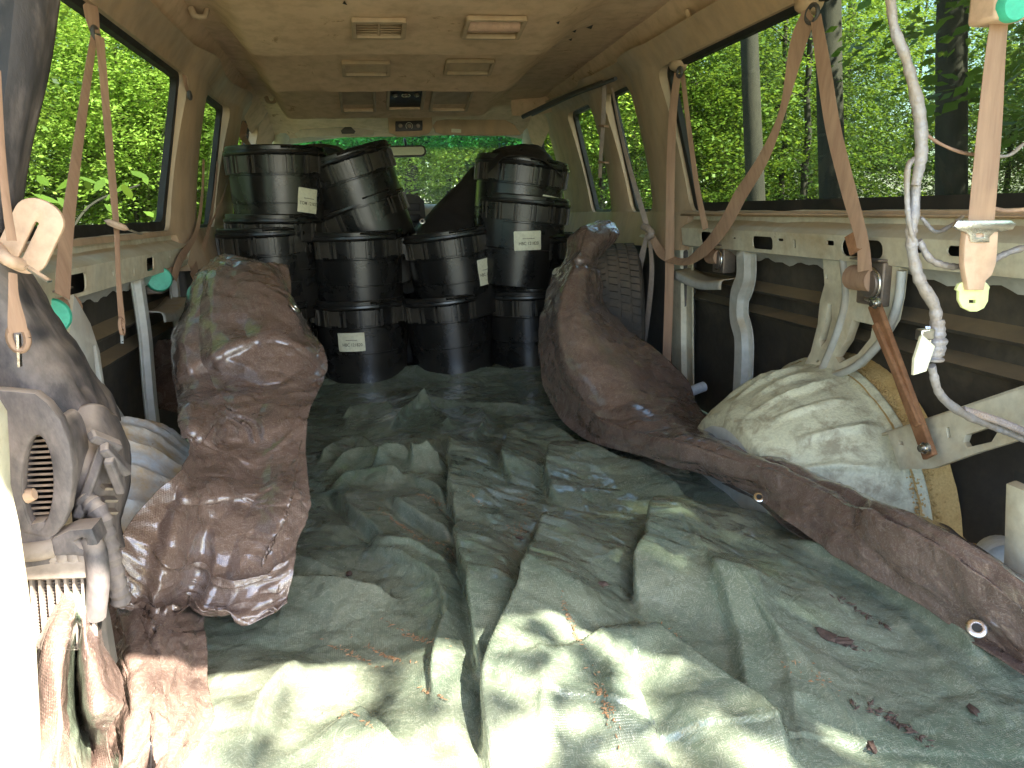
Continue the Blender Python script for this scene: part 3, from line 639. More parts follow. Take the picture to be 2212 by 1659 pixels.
def bend(me,a,zc,roll,off):
    """wrap flat (x,y) print round the bucket wall, centred at angle a and height zc"""
    cR,sR=math.cos(roll),math.sin(roll)
    for v in me.vertices:
        x,y=v.co.x*cR-v.co.y*sR,v.co.x*sR+v.co.y*cR; z=zc+y; r=rad(z)+off+v.co.z; A=a+x/RT; v.co=(r*math.cos(A),r*math.sin(A),z)
for me in (BME,TME,HME): pass
def bucket(px,py,Y,tilt,rot,label,lab=None,text='HBC 121820',lean=0,side=0):
    """px,py = centre of the rim opening; tilt in degrees, + = leaning to the left in view"""
    c=U(px,py,y=Y); R=Matrix.Rotation(math.radians(-tilt),4,'Y')@Matrix.Rotation(math.radians(lean),4,'X')
    base=c-(R.to_3x3()@Vector((0,0,HB)))
    t=thing('bucket',label,'bucket',base,'black ribbed plastic buckets stacked behind the tarps'); t.rotation_euler=R.to_euler()
    b=bpy.data.objects.new('body',BME); cr_=bpy.data.objects.new('collar_rib',TME); cr_['kind']='stuff'
    if not BME.materials: BME.materials.append(M['bucket']); TME.materials.append(M['bucketrib']); HME.materials.append(M['bucket']); BME.shade_smooth(); BME.set_sharp_from_angle(angle=.5)
    for q in(b,cr_): COL.objects.link(q); q.parent=t; q.rotation_euler.z=math.radians(rot)
    for k in(0,1):
        h=bpy.data.objects.new('grip',HME); COL.objects.link(h); h.parent=t; h.rotation_euler.z=math.radians(rot+20+180*k-90)
    if lab:
        a,zc,w_,h_,roll=lab; a=math.radians(-90+a)
        w_*=1.12; h_*=1.1; me=curve2d([rrect(0,0,w_,h_,.004)],.0002); bm=bmesh.new(); bm.from_mesh(me)
        for v in np.linspace(-w_/2,w_/2,14)[1:-1]: bmesh.ops.bisect_plane(bm,geom=bm.verts[:]+bm.edges[:]+bm.faces[:],plane_co=(v,0,0),plane_no=(1,0,0))
        for v in np.linspace(-h_/2,h_/2,6)[1:-1]: bmesh.ops.bisect_plane(bm,geom=bm.verts[:]+bm.edges[:]+bm.faces[:],plane_co=(0,v,0),plane_no=(0,1,0))
        bm.to_mesh(me); bm.free(); 
        for v in me.vertices: v.co.z+=.0012*math.sin(v.co.x*60+v.co.y*90)
        bend(me,a,zc,roll,.0042); lo=link('paper_label',me,M['paper'],None,60); lo.parent=t
        tm=textmesh(text,.0185)
        for v in tm.vertices: v.co.x=v.co.x*.88+.004; v.co.y-=.012; v.co.z=.0012*math.sin(v.co.x*60+v.co.y*90)
        bend(tm,a,zc,roll,.0052); x=link('print',tm,M['ink']); x.parent=lo
        mb=MB(); xx=-.022
        while xx<.026:
            w2=random.uniform(.002,.005); mb.add([(xx,.007,0),(xx+w2,.007,0),(xx+w2,.0098,0),(xx,.0098,0)],[(0,1,2,3)]); xx+=w2+.001
        tm=meshof('small_print',mb.v,mb.f); bend(tm,a,zc,roll,.0056); x=link('small_print',tm,M['ink']); x.parent=lo
    return t
YB=3.38
bucket(778,640,YB,0,10,'black bucket with cream label at the bottom of the stack beside the left brown tarp',(-15,.215,.104,.072,.0))
bucket(963,630,YB,4,-8,'black bucket at the floor under the cream labelled bucket with tilted rim')
bucket(1140,620,YB,0,28,'black bucket at the floor half hidden behind the right brown tarp roll')
bucket(577,645,YB,0,40,'black bucket at the floor hidden behind the standing brown tarp on the left')
bucket(768,498,YB,0,4,'unlabelled black bucket standing level on the bottom left labelled bucket')
bucket(966,494,YB,6,-6,'black bucket with tilted rim and cream label wrapped round its right side',(40,.19,.082,.10,.03),'HBC 121820')
bucket(1146,505,YB,0,-3,'black bucket directly under the stack wearing two white labels')
bucket(576,490,YB,0,0,'black bucket standing by the left wall just above the standing brown tarp')
bucket(594,462,YB+.02,-2,20,'black bucket nested low under the top left bucket, only its rim showing')
bucket(594,320,YB+.02,-1,10,'top bucket of the leftmost stack with a torn tan label',(42,.17,.086,.088,-.12),'TOM 121820')
bucket(771,440,YB+.14,18,6,'tilted black bucket under another tilted one, white label at its lower right',(62,.13,.08,.07,.0)).scale=(1.05,)*3
bucket(740,344,YB+.12,16,-6,'topmost tilted black bucket left of the rear view mirror').scale=(1.05,)*3
bucket(1132,424,YB-.04,-7,14,'glossy black bucket with a white label, second from top in the right stack',(-2,.20,.105,.072,.12))
bucket(1130,345,YB-.03,-9,-4,'topmost black bucket of the right stack under the black sheet',(36,.20,.10,.075,-.02),'CTB 122020')

# black sheet over and beside the right stack, and one behind the left stacks
def sheetobj(name,P,mat,label,cat,amp,freq,seed,thick=.002,mat2=None):
    P=np.asarray(P); du=np.gradient(P,axis=0); dv=np.gradient(P,axis=1); n=np.cross(du,dv); n/=np.linalg.norm(n,axis=-1,keepdims=True)+1e-9
    uu=np.concatenate([[0],np.cumsum(np.linalg.norm(np.diff(P,axis=0),axis=-1).mean(1))]); vv_=np.concatenate([[0],np.cumsum(np.linalg.norm(np.diff(P,axis=1),axis=-1).mean(0))])
    A,B=np.meshgrid(uu,vv_,indexing='ij'); pm=np.stack([A,B],-1)
    d=1.3*amp*facets(pm,freq*.6,seed,1.9,.5)+.20*amp*facets(pm,freq*2.3,seed+5,1.6,1.2)
    P=P+n*d[...,None]
    o=MB().grid(P,flip=bool(mat2)).build(name,mat,None,180); 
    if mat2: o.data.materials.append(mat2)
    m=o.modifiers.new('s','SOLIDIFY'); m.thickness=thick; m.offset=0
    if mat2: m.material_offset=1; m.material_offset_rim=0
    return tag(o,label,cat),P
sheetobj('black_sheet',net([
 [U(1128,322,y=3.15),U(1100,345,y=3.3),U(1082,390,y=3.4),U(1072,430,y=3.42),U(1066,470,y=3.42),U(1056,505,y=3.42),U(1040,540,y=3.4)],
 [U(1128,316,y=3.3),U(1085,326,y=3.35),U(1045,362,y=3.5),U(1010,398,y=3.6),U(970,436,y=3.6),U(935,468,y=3.55),U(920,510,y=3.45)],
 [U(1128,314,y=3.5),U(1082,322,y=3.5),U(1035,352,y=3.6),U(990,396,y=3.65),U(945,440,y=3.65),U(905,480,y=3.6),U(892,505,y=3.5)]],50,90),M['blackcloth'],'black sheet draped from the right bucket stack down to its lower left with a grommet','sheet',.02,5,3)
sheetobj('black_hood',net([
 [U(1052,372,y=3.18),U(1090,345,y=3.13),U(1135,340,y=3.12),U(1180,352,y=3.13),U(1215,385,y=3.2)],
 [U(1055,345,y=3.25),U(1090,327,y=3.22),U(1132,322,y=3.2),U(1175,330,y=3.22),U(1210,362,y=3.28)],
 [U(1060,330,y=3.4),U(1095,316,y=3.4),U(1130,312,y=3.4),U(1165,318,y=3.4),U(1195,345,y=3.4)],
 [U(1075,335,y=3.6),U(1100,325,y=3.6),U(1130,322,y=3.6),U(1160,326,y=3.6),U(1185,350,y=3.6)]],40,50),M['blackcloth'],'black plastic hood pulled over the topmost bucket of the right stack','sheet',.012,7,8)
sheetobj('black_sheet',net([
 [U(625,380,y=3.7),U(640,330,y=3.7),U(690,316,y=3.7),U(735,324,y=3.7),U(770,360,y=3.7)],
 [U(625,372,y=3.8),U(645,322,y=3.8),U(692,312,y=3.85),U(732,318,y=3.85),U(760,345,y=3.8)],
 [U(630,400,y=4.0),U(650,340,y=4.0),U(695,330,y=4.05),U(735,338,y=4.0),U(765,370,y=4.0)]],30,40),M['blackcloth'],'black sheet bunched up behind the two left bucket stacks','sheet',.015,6,11)
def onmesh(P,px,py):
    P=np.asarray(P); v=np.einsum('ij,...j->...i',RB.T,P-CAM); u=F*v[...,0]/v[...,2]+W0/2; w_=F*v[...,1]/v[...,2]+H0/2
    d=(u-px)**2+(w_-py)**2+(v[...,2]*6)**2*.02; i=np.unravel_index(np.argmin(d),d.shape); i=(min(max(i[0],2),P.shape[0]-3),min(max(i[1],2),P.shape[1]-3))
    n=np.cross(P[i[0]+2,i[1]]-P[i[0]-2,i[1]],P[i[0],i[1]+2]-P[i[0],i[1]-2]); n/=np.linalg.norm(n)
    if n@(CAM-P[i])<0: n=-n
    return Vector(P[i]+n*.006),tuple(n)
def grommet(c,n,r,label,parent=None):
    V,Fc=lathe([(r*.45,.0),(r*.5,.0025),(r*.8,.003),(r,.0015),(r*1.02,.0)],24); q=Vector(n).to_track_quat('Z','Y').to_matrix(); g=MB().add([q@Vector(v)+Vector(c) for v in V],Fc).build('grommet',M['chrome'],parent,60)
    V=[q@Vector((r*.46*math.cos(a),r*.46*math.sin(a),.0004))+Vector(c) for a in np.linspace(0,2*math.pi,16,False)]
    MB().add(V,[tuple(range(16))]).build('grommet_hole',M['seal'],g); return g

grommet(U(912,478,y=3.5),(0,-1,.3),.014,'',bpy.data.objects['black_sheet'])
for sx in(-.42,0,.42):  # added dark blocks that darken the gaps between the buckets
    MB().box((sx,3.78,.30),(.56,.16,.62)).box((sx,3.86,.62),(.30,.08,.10)).build('dark_gap_block',M['trimdark'],van,30,bevel=.05)
# ================================================================== TARPS
# ---- green floor tarp: height field with hand-placed folds
def fl(px,py): q=U(px,py,z=.03); return (q.x,q.y)
Lx,Rx,Ny0,Ny1=-.80,.69,.30,3.45
# (pixel line), height, width on left side of travel, width on right side, end taper
FOLDS=[([(990,955),(1000,1030),(1010,1120),(1024,1210),(1042,1300),(1060,1420),(1074,1555)],.068,.24,.009),
 ([(1128,920),(1100,1014),(1119,1068)],.035,.08,.010),([(1202,974),(1195,1032),(1205,1075),(1237,1105)],.030,.14,.012),
 ([(1240,1104),(1205,1188),(1178,1296),(1154,1386),(1100,1500),(1081,1555),(1079,1700)],.065,.28,.009),
 ([(1464,1090),(1442,1152),(1421,1260),(1385,1361)],.064,.30,.010),
 ([(1345,1370),(1375,1380),(1430,1430),(1545,1500),(1632,1556),(1720,1670)],.040,.03,.12),
 ([(1370,1410),(1392,1470),(1440,1545),(1530,1690)],-.040,.022,.035),
 ([(1460,1095),(1499,1220),(1618,1332),(1740,1433),(1848,1541),(1950,1700)],.022,.09,.05),
 ([(1545,1260),(1618,1429),(1632,1559)],.028,.10,.03),([(1600,1240),(1700,1420),(1740,1560),(1780,1700)],.016,.07,.04),
 ([(716,1057),(763,1097),(849,1178)],.030,.13,.012),([(780,1160),(860,1190),(925,1212),(1029,1272)],.035,.10,.03),
 ([(849,1082),(900,1115),(1008,1158)],.026,.12,.012),([(895,1045),(961,1072),(1000,1125)],.020,.08,.012),
 ([(1123,893),(1231,974),(1404,1035),(1500,1080)],.040,.012,.16),
 ([(1404,1035),(1520,1110),(1640,1130),(1720,1150)],.030,.02,.12),
 ([(560,1300),(620,1285),(708,1292),(826,1310),(866,1303)],.035,.008,.06),
 ([(790,1180),(880,1220),(960,1278),(985,1343),(967,1422),(965,1530),(960,1620)],.040,.10,.05),
 ([(662,1408),(576,1487),(540,1530),(518,1602),(512,1700)],.034,.05,.09),([(740,1540),(800,1600),(880,1690)],.032,.03,.08),
 ([(824,856),(900,874),(1015,877),(1123,881),(1190,884)],.020,.010,.05),([(709,831),(860,818),(1015,815),(1160,818)],.018,.012,.08),
 ([(821,956),(860,905),(914,870),(960,876)],.045,.12,.02),([(914,870),(950,905),(985,940)],.03,.06,.06),([(985,880),(1035,905),(1020,950),(985,985)],.03,.02,.05),
 ([(690,1000),(760,960),(800,975)],.028,.02,.03),([(700,1020),(780,1000),(830,1010),(880,985)],.03,.012,.04),([(800,1030),(860,1010),(900,1020),(960,1010)],.032,.012,.03),
 ([(900,1040),(905,1015),(950,1020),(985,1000),(990,970)],.03,.012,.04),([(700,1050),(780,1045),(880,1050)],.035,.012,.04),
 ([(740,905),(800,890),(850,900)],.03,.015,.05),([(1690,1180),(1850,1250),(2000,1340),(2212,1490)],.035,.05,.02),
 ([(1900,1320),(2040,1440),(2200,1560)],.014,.05,.05),([(560,1180),(700,1230),(780,1240)],.016,.06,.04),
 ([(1560,1180),(1680,1230),(1820,1330),(1900,1400)],.012,.07,.05),([(1237,1290),(1300,1400),(1330,1500),(1350,1640)],.022,.09,.05),
 ([(1170,1440),(1190,1520),(1180,1640)],.014,.05,.03)]
nx_,ny_=430,620
xg=np.linspace(Lx,Rx,nx_); tt=np.linspace(0,1,ny_); yg=Ny0+(Ny1-Ny0)*(tt*.55+.45*tt**2)
X,Y=np.meshgrid(xg,yg,indexing='ij'); P0=np.stack([X,Y,X*0],-1)
wob=.006*np.stack([fbm(P0*9,3,31),fbm(P0*9,3,37)],-1); Xw,Yw=X+wob[...,0],Y+wob[...,1]
Hh=.018+.010*fbm(P0*2.2,3,12); DX=np.zeros_like(X); DY=np.zeros_like(X)
for line,h,wl,wr in FOLDS:
    Q=cr(np.array([fl(*p) for p in line]),np.linspace(0,len(line)-1,4*len(line)))
    best=np.full(X.shape,9.); sg=np.zeros_like(X); along=np.zeros_like(X); L=np.concatenate([[0],np.cumsum(np.linalg.norm(np.diff(Q,axis=0),axis=1))]); tot=L[-1]; NX=np.zeros_like(X);NY=np.zeros_like(X)
    for i in range(len(Q)-1):
        a,b=Q[i],Q[i+1]; ab=b-a; l2=ab@ab+1e-12; t=np.clip(((Xw-a[0])*ab[0]+(Yw-a[1])*ab[1])/l2,0,1)
        dx=Xw-a[0]-t*ab[0]; dy=Yw-a[1]-t*ab[1]; d=np.hypot(dx,dy); cross=ab[0]*dy-ab[1]*dx; m=d<best
        best[m]=d[m]; sg[m]=np.sign(cross)[m]; along[m]=(L[i]+t*math.sqrt(l2))[m]; nn=np.array([-ab[1],ab[0]])/math.sqrt(l2); NX[m]=nn[0]; NY[m]=nn[1]
    u=along/tot; tap=np.clip(np.minimum(u,1-u)*4+.05,0,1); tap=tap*tap*(3-2*tap); wd=np.where(sg>0,wl,wr)
    # 'left of travel' in floor coordinates
    prof=np.where(wd<.03,np.exp(-(best/(wd*1.3))**2),np.exp(-best/wd)*np.clip(1-best/(wd*3.2),0,1))
    Hh=Hh+h*prof*tap
    steep=np.sign(wr-wl)          # overhang towards the steep side
    ov=.5*h*np.exp(-(best/.02)**2)*tap*steep; sd2=np.where((sg*steep)>0,1.,0.)*(min(wl,wr)<.015); Hh=Hh-.35*h*sd2*np.exp(-((best-.03)/.018)**2)*tap
    DX+=NX*ov; DY+=NY*ov
mid=np.exp(-((X+.17)/.16)**2-((Y-2.22)/.22)**2)
Hh+=.045*mid
amp=.0040+.008*mid+.003*np.exp(-((X+.3)/.25)**2-((Y-1.25)/.4)**2)
P2d=P0[...,:2]
near=np.clip((2.1-Y)/.5,0,1)
Hh+=(.014*near+.010)*facets(P2d,2.6,3,4.0,-.25)+(.006+.016*mid)*facets(P2d,7,5,2.2,.4)+.0030*facets(P2d,19,7,2.4,.2)
# rises up against the buckets and under the brown roll at the right
Hh+=.05*np.clip((Y-2.7)/.6,0,1)**2*(X>-9)
P=np.stack([X+DX,Y+DY,np.maximum(Hh,.004)],-1)
green=MB().grid(P,flip=True).build('green_tarp',M['tarp_green'],None,180)
tag(green,'creased dusty green tarp spread over the whole van floor, sunlit at the near end','tarp')
m=green.modifiers.new('s','SOLIDIFY'); m.thickness=.0015; m.offset=-1
def floorz(x,y):
    i=int(np.clip(np.searchsorted(xg,x),0,nx_-1)); j=int(np.clip(np.searchsorted(yg,y),0,ny_-1)); return float(P[i,j,2])

# ---- brown tarp standing at the left
def U3(L,k=1.0):
    m=sum(c for a,b,c in L)/len(L); lo=min(c for a,b,c in L); return [U(a,b,y=lo+(c-lo)*k) for a,b,c in L]
rows=[
 [(455,560,2.62),(468,550,2.42),(500,552,2.34),(545,563,2.30),(585,570,2.34),(618,575,2.50)],
 [(420,605,2.62),(440,600,2.28),(490,595,2.18),(550,600,2.14),(610,612,2.20),(640,640,2.42)],
 [(388,690,2.55),(410,680,2.15),(470,670,2.04),(550,670,2.0),(630,680,2.06),(672,705,2.34)],
 [(370,752,2.5),(395,748,2.06),(460,748,1.94),(550,745,1.90),(640,750,1.95),(698,765,2.25)],
 [(378,835,2.0),(402,835,1.85),(470,830,1.88),(550,830,1.82),(630,830,1.88),(690,835,2.15)],
 [(392,905,1.62),(415,905,1.58),(480,900,1.80),(550,905,1.76),(620,905,1.80),(667,895,2.02)],
 [(403,965,1.50),(420,975,1.50),(480,980,1.60),(550,985,1.68),(610,980,1.72),(660,960,1.90)],
 [(392,1010,1.38),(415,1040,1.40),(480,1050,1.48),(550,1055,1.56),(610,1050,1.60),(664,1050,1.74)],
 [(335,1065,1.32),(385,1090,1.34),(460,1110,1.42),(540,1110,1.47),(610,1110,1.50),(660,1120,1.62)],
 [(280,1130,1.27),(350,1160,1.30),(440,1180,1.34),(530,1180,1.38),(600,1180,1.42),(641,1175,1.50)],
 [(252,1190,1.23),(320,1225,1.27),(420,1250,1.34),(510,1255,1.31),(590,1245,1.34),(636,1225,1.42)],
 [(260,1260,1.22),(300,1282,1.25),(390,1300,1.27),(490,1318,1.25),(570,1305,1.28),(622,1285,1.36)],
 [(256,1312,1.20),(300,1318,1.22),(390,1308,1.25),(480,1312,1.235),(525,1352,1.235),(618,1296,1.33)]]
Pn=net([U3(r,.20) for r in rows],330,190)
un=np.linspace(0,1,330)[:,None]; vn_=np.linspace(0,1,190)[None,:]
Yd=np.zeros((330,190))
# deliberate folds: diagonal edge low right, horizontal slumps, left knot
def gl(a): return np.exp(-a*a)
e1=vn_-(.93-.75*(un-.52)); Yd-=.030*np.clip(1-np.abs(e1)/.16,0,1)*np.where(e1>0,.25,1.)*np.clip((un-.48)*8,0,1)*np.clip((.80-un)*8,0,1)
e2=un-(.20+.16*vn_); Yd-=.028*np.clip(1-np.abs(e2)/.07,0,1)
e3=vn_-(.30+.5*(un-.2)); Yd+=.024*np.clip(1-np.abs(e3)/.09,0,1)*np.clip((.55-un)*6,0,1)
for k,(uc,am) in enumerate(((.26,.022),(.36,.018),(.47,.016),(.60,.018),(.66,-.012),(.80,.02))): Yd-=am*gl((un-uc-.03*np.sin(vn_*7+k*2))/.018)*np.clip(np.sin(vn_*math.pi),0,1)
nz=fbm(np.stack([un*9+0*vn_,vn_*2.2+0*un,0*un*vn_],-1),3,77); tw_=np.abs(((un*15+1.6*nz)%1)*2-1); Yd-=.011*(tw_-.5)*np.clip(vn(np.stack([un*6+0*vn_,vn_*4+0*un,0*un*vn_],-1),5)+.55,0,1)*np.clip((un-.1)*5,0,1)*np.sin(vn_*math.pi)**.5
Yd-=.03*gl((vn_-(.25+.25*(un-.7)))/.06)*np.clip((un-.58)*7,0,1); Yd+=.03*gl((vn_-(.38+.2*(un-.7)))/.04)*np.clip((un-.64)*7,0,1)
Pn[...,1]+=Yd
bt,btP=sheetobj('brown_tarp',Pn,M['tarp_brown'],'glossy brown tarp standing bunched on the left, grommet near its upper right edge','tarp',.021,5.5,41)
_g=onmesh(btP,632,668); grommet(_g[0],_g[1],.019,'',bt)
# hem strip on the right edge of the hanging part
# dark brown tarp bunch behind it, on the left wall side
sheetobj('brown_tarp',net([U3([(305,770,2.7),(320,745,2.6),(360,735,2.55),(400,740,2.5)]),U3([(305,830,2.6),(330,815,2.5),(380,810,2.45),(430,815,2.4)]),U3([(310,890,2.4),(345,885,2.3),(390,890,2.25),(440,890,2.2)])],50,50),M['tarp_brown'],'dull brown tarp end hidden between the standing brown tarp and the left wall','tarp',.02,6,44)
# lower brown bundle hanging over the sill
rows=[
 [(205,1290,1.42),(235,1245,1.45),(275,1215,1.45),(330,1200,1.42),(380,1260,1.36)],
 [(180,1340,1.30),(225,1320,1.28),(270,1310,1.24),(340,1330,1.20),(430,1345,1.26)],
 [(190,1400,1.22),(240,1390,1.18),(290,1390,1.12),(360,1400,1.12),(445,1375,1.20)],
 [(205,1470,1.15),(250,1460,1.10),(305,1470,1.04),(370,1480,1.05),(455,1440,1.14)],
 [(195,1530,1.10),(240,1540,1.03),(310,1545,.98),(380,1550,.99),(460,1510,1.08)],
 [(200,1590,1.05),(240,1610,.98),(310,1610,.93),(380,1610,.94),(460,1585,1.02)],
 [(220,1650,1.0),(260,1665,.94),(310,1670,.90),(360,1665,.90),(400,1640,.97)],
 [(260,1760,1.0),(280,1780,.95),(310,1790,.92),(350,1780,.92),(380,1760,.97)]]
Pn=net([U3(r,.8) for r in rows],200,150); un=np.linspace(0,1,200)[:,None]; vv=np.linspace(0,1,150)[None,:]
Pn[...,1]-=.03*gl((vv-.42-.1*np.sin(un*5))/.05)*np.clip(un*4,0,1); Pn[...,1]+=.035*gl((vv-.60+.12*un)/.05)*np.clip((un-.1)*4,0,1); Pn[...,1]-=.03*gl((vv-.75)/.05)
sheetobj('brown_tarp',Pn,M['tarp_brown'],'crumpled lower end of brown tarp heaped in the sunlight at the near left','tarp',.026,7,51)
# turned-over collar showing the green side, brightest sun
rows=[
 [(88,1390,.98),(105,1330,.98),(140,1283,1.0),(185,1290,1.02),(215,1345,1.0),(240,1400,1.0),(262,1450,.98)],
 [(78,1450,.94),(110,1380,.90),(142,1300,.93),(172,1312,.93),(190,1380,.90),(225,1440,.90),(265,1500,.90)],
 [(90,1520,.90),(115,1470,.85),(135,1400,.88),(170,1420,1.02),(176,1470,.90),(210,1500,.84),(262,1525,.86)],
 [(70,1600,.86),(110,1560,.82),(140,1500,.84),(165,1520,1.0),(185,1550,.92),(200,1550,.84),(245,1550,.86)],
 [(75,1680,.84),(110,1650,.78),(150,1600,.80),(180,1640,.86),(200,1620,.92),(215,1600,.90),(235,1590,.88)],
 [(90,1780,.84),(120,1780,.78),(160,1760,.78),(200,1780,.82),(220,1780,.86),(235,1740,.88),(250,1700,.9)]]
Pn=net([U3(r) for r in rows],120,130)
fo,_=sheetobj('brown_tarp_flap',Pn,M['tarp_brown'],'turned up tarp corner at bottom left, bleached by sun, green lining showing in its hollow','tarp',.012,8,61,mat2=M['tarp_green'])

for i,p in enumerate(fo.data.polygons):
    if .36<(i%129)/129<.56: p.material_index=1
# ---- brown roll on the right
rows=[ # each: left/lower edge -> right/upper edge
 [(1298,478,2.92),(1306,474,2.86),(1316,474,2.84),(1328,484,2.9)],
 [(1238,508,2.88),(1262,498,2.78),(1295,505,2.74),(1329,515,2.86)],
 [(1222,560,2.86),(1245,545,2.70),(1270,545,2.68),(1292,560,2.84)],
 [(1190,600,2.84),(1225,590,2.62),(1265,590,2.58),(1300,598,2.80)],
 [(1174,660,2.80),(1205,650,2.52),(1260,650,2.46),(1306,662,2.74)],
 [(1165,722,2.74),(1205,715,2.42),(1270,705,2.36),(1345,700,2.62)],
 [(1174,790,2.66),(1225,785,2.32),(1310,770,2.24),(1412,752,2.48)],
 [(1194,872,2.60),(1260,860,2.22),(1370,840,2.12),(1488,832,2.34)],
 [(1250,942,2.30),(1330,920,2.04),(1430,900,1.96),(1512,888,2.16)],
 [(1398,990,1.92),(1455,965,1.76),(1530,950,1.72),(1600,958,1.86)],
 [(1592,1052,1.64),(1640,1030,1.50),(1690,1012,1.46),(1745,1020,1.56)],
 [(1700,1125,1.39),(1760,1085,1.31),(1830,1055,1.27),(1900,1088,1.33)],
 [(1835,1215,1.21),(1890,1165,1.12),(1960,1115,1.08),(2050,1142,1.13)],
 [(1990,1310,1.05),(2050,1245,.98),(2110,1185,.94),(2190,1225,1.0)],
 [(2230,1470,.88),(2250,1380,.84),(2270,1300,.82),(2300,1290,.90)]]
Pn=net([U3(r,.62) for r in rows],420,130)
un=np.linspace(0,1,420)[:,None]; vv=np.linspace(0,1,130)[None,:]
Pn[...,2]+=.014*gl((vv-.35-.1*np.sin(un*9))/.06)*np.clip(un*3,0,1); Pn[...,1]+=.03*gl((un-.19)/.012); Pn[...,2]-=.02*gl((vv-.62-.08*np.sin(un*12))/.05)*np.clip((un-.6)*4,0,1)
rt,rtP=sheetobj('brown_tarp',Pn,M['tarp_brown'],'long brown tarp rolled along the right side, narrowing over the wheel arch','tarp',.015,7,71,mat2=M['tarp_green'])
# flat hem lying on the floor with grommets
rows=[[(1560,1040,1.83),(1640,1062,1.66),(1700,1110,1.52)],[(1640,1090,1.62),(1720,1105,1.52),(1790,1130,1.42)],[(1700,1142,1.46),(1790,1155,1.36),(1870,1185,1.30)],[(1850,1230,1.24),(1920,1230,1.20),(2000,1260,1.14)],[(2000,1322,1.08),(2060,1300,1.04),(2130,1330,1.0)],[(2110,1395,.97),(2150,1360,.95),(2220,1400,.92)],[(2215,1462,.88),(2260,1430,.87),(2320,1450,.86)]]
hp=net([[U(a,b,z=.06) for a,b,c in r] for r in rows],120,30)
for r in hp[:,-10:]: r[:,2]+=np.linspace(0,.05,10)
hem,hemP=sheetobj('tarp_hem',hp,M['tarp_brown'],'h','tarp',.008,8,81)
hem.parent=rt
for k in('label','category'): 
    if k in hem: del hem[k]
for a_,b_,c_ in((2110,1357,.015),(1640,1074,.013)):
    _p=U(a_,b_,z=.10); grommet(_p,(-.35,-.55,.75),c_,'',hem)

# debris on the green tarp
def chip(px,py,sz,label,mat='chip',grp=None):
    q=U(px,py,z=.035); q.z=floorz(q.x,q.y)+sz*.4; bm=bmesh.new(); bmesh.ops.create_icosphere(bm,subdivisions=2,radius=sz)
    for v in bm.verts: v.co=Vector((v.co.x*1.5,v.co.y*.8,v.co.z*.5))*(1+.35*random.uniform(-1,1))
    me=bpy.data.meshes.new('bark_chip'); bm.to_mesh(me); bm.free(); o=link('bark_chip',me,M[mat]); o.location=q; o.rotation_euler=(0,0,random.uniform(0,3)); tag(o,label,'bark chip',grp)
for a in((754,1238,.007,'dark red chip on the green tarp left of the long central fold'),(1302,1308,.007,'flat brown chip right of the long central fold on the green tarp'),(1178,1130,.009,'dark crumb with pale straws high on the green tarp near the middle fold'),
 (1123,1191,.006,'pale tan chip between the two central folds of the green tarp'),(1785,1388,.013,'largest brown bark lump on the green tarp at right'),(1820,1394,.011,'crumbly brown bark beside the largest lump at right'),(2103,1520,.008,'reddish chip nearest the lower right tarp edge'),
 (1885,1583,.008,'tan bark crumb at the end of the lower right debris trail')): chip(*a)
V=[];Fc=[]
def crumbs(px,py,wx,wy,n,ang,s=.0035):
    for _ in range(n):
        t=random.gauss(0,.5); u=random.gauss(0,.35); a=math.radians(ang); x=px+math.cos(a)*t*wx-math.sin(a)*u*wy; y=py+math.sin(a)*t*wx+math.cos(a)*u*wy
        q=U(x,y,z=.035); q.z=floorz(q.x,q.y)+.002; L=s*random.uniform(.4,1.8); d=Vector((random.uniform(-1,1),random.uniform(-1,1),random.uniform(-.2,.4))).normalized()*L; e=Vector((-d.y,d.x,.0))*.3; k=len(V)
        V.extend([q-d,q+e,q+d,q-e,q+Vector((0,0,s*.4))]); Fc.extend([(k,k+1,k+4),(k+1,k+2,k+4),(k+2,k+3,k+4),(k+3,k,k+4)])
for a in((1860,1340,60,6,30,20),(1830,1397,40,6,22,10),(1940,1545,90,10,60,28),(1890,1525,50,9,20,10)): crumbs(*a,s=.005)
tag(link('bark_litter',meshof('bark_litter',V,Fc),M['chip']),'dark bark litter scattered over the right half of the green tarp','litter',kind='stuff')
V=[];Fc=[]
for a in((930,1500,40,5,24,30),(890,1370,80,8,70,28),(850,1620,120,10,140,32),(830,1400,60,6,60,25),(940,1090,40,6,50,10),(1000,1120,50,8,60,15),(960,1195,50,8,40,8),(1310,1560,60,20,70,60),(1240,1420,50,8,60,60),(1130,1100,20,20,30,60),(760,1400,60,8,40,20),(1450,1380,30,20,24,40),(1750,1470,60,20,30,20),(870,1140,60,6,60,25),(1120,1170,20,30,30,80)): crumbs(*a,s=.0032)
tag(link('needle_litter',meshof('needle_litter',V,Fc),M['needle']),'rusty orange dry needles caught in the folds of the green tarp','litter',kind='stuff')

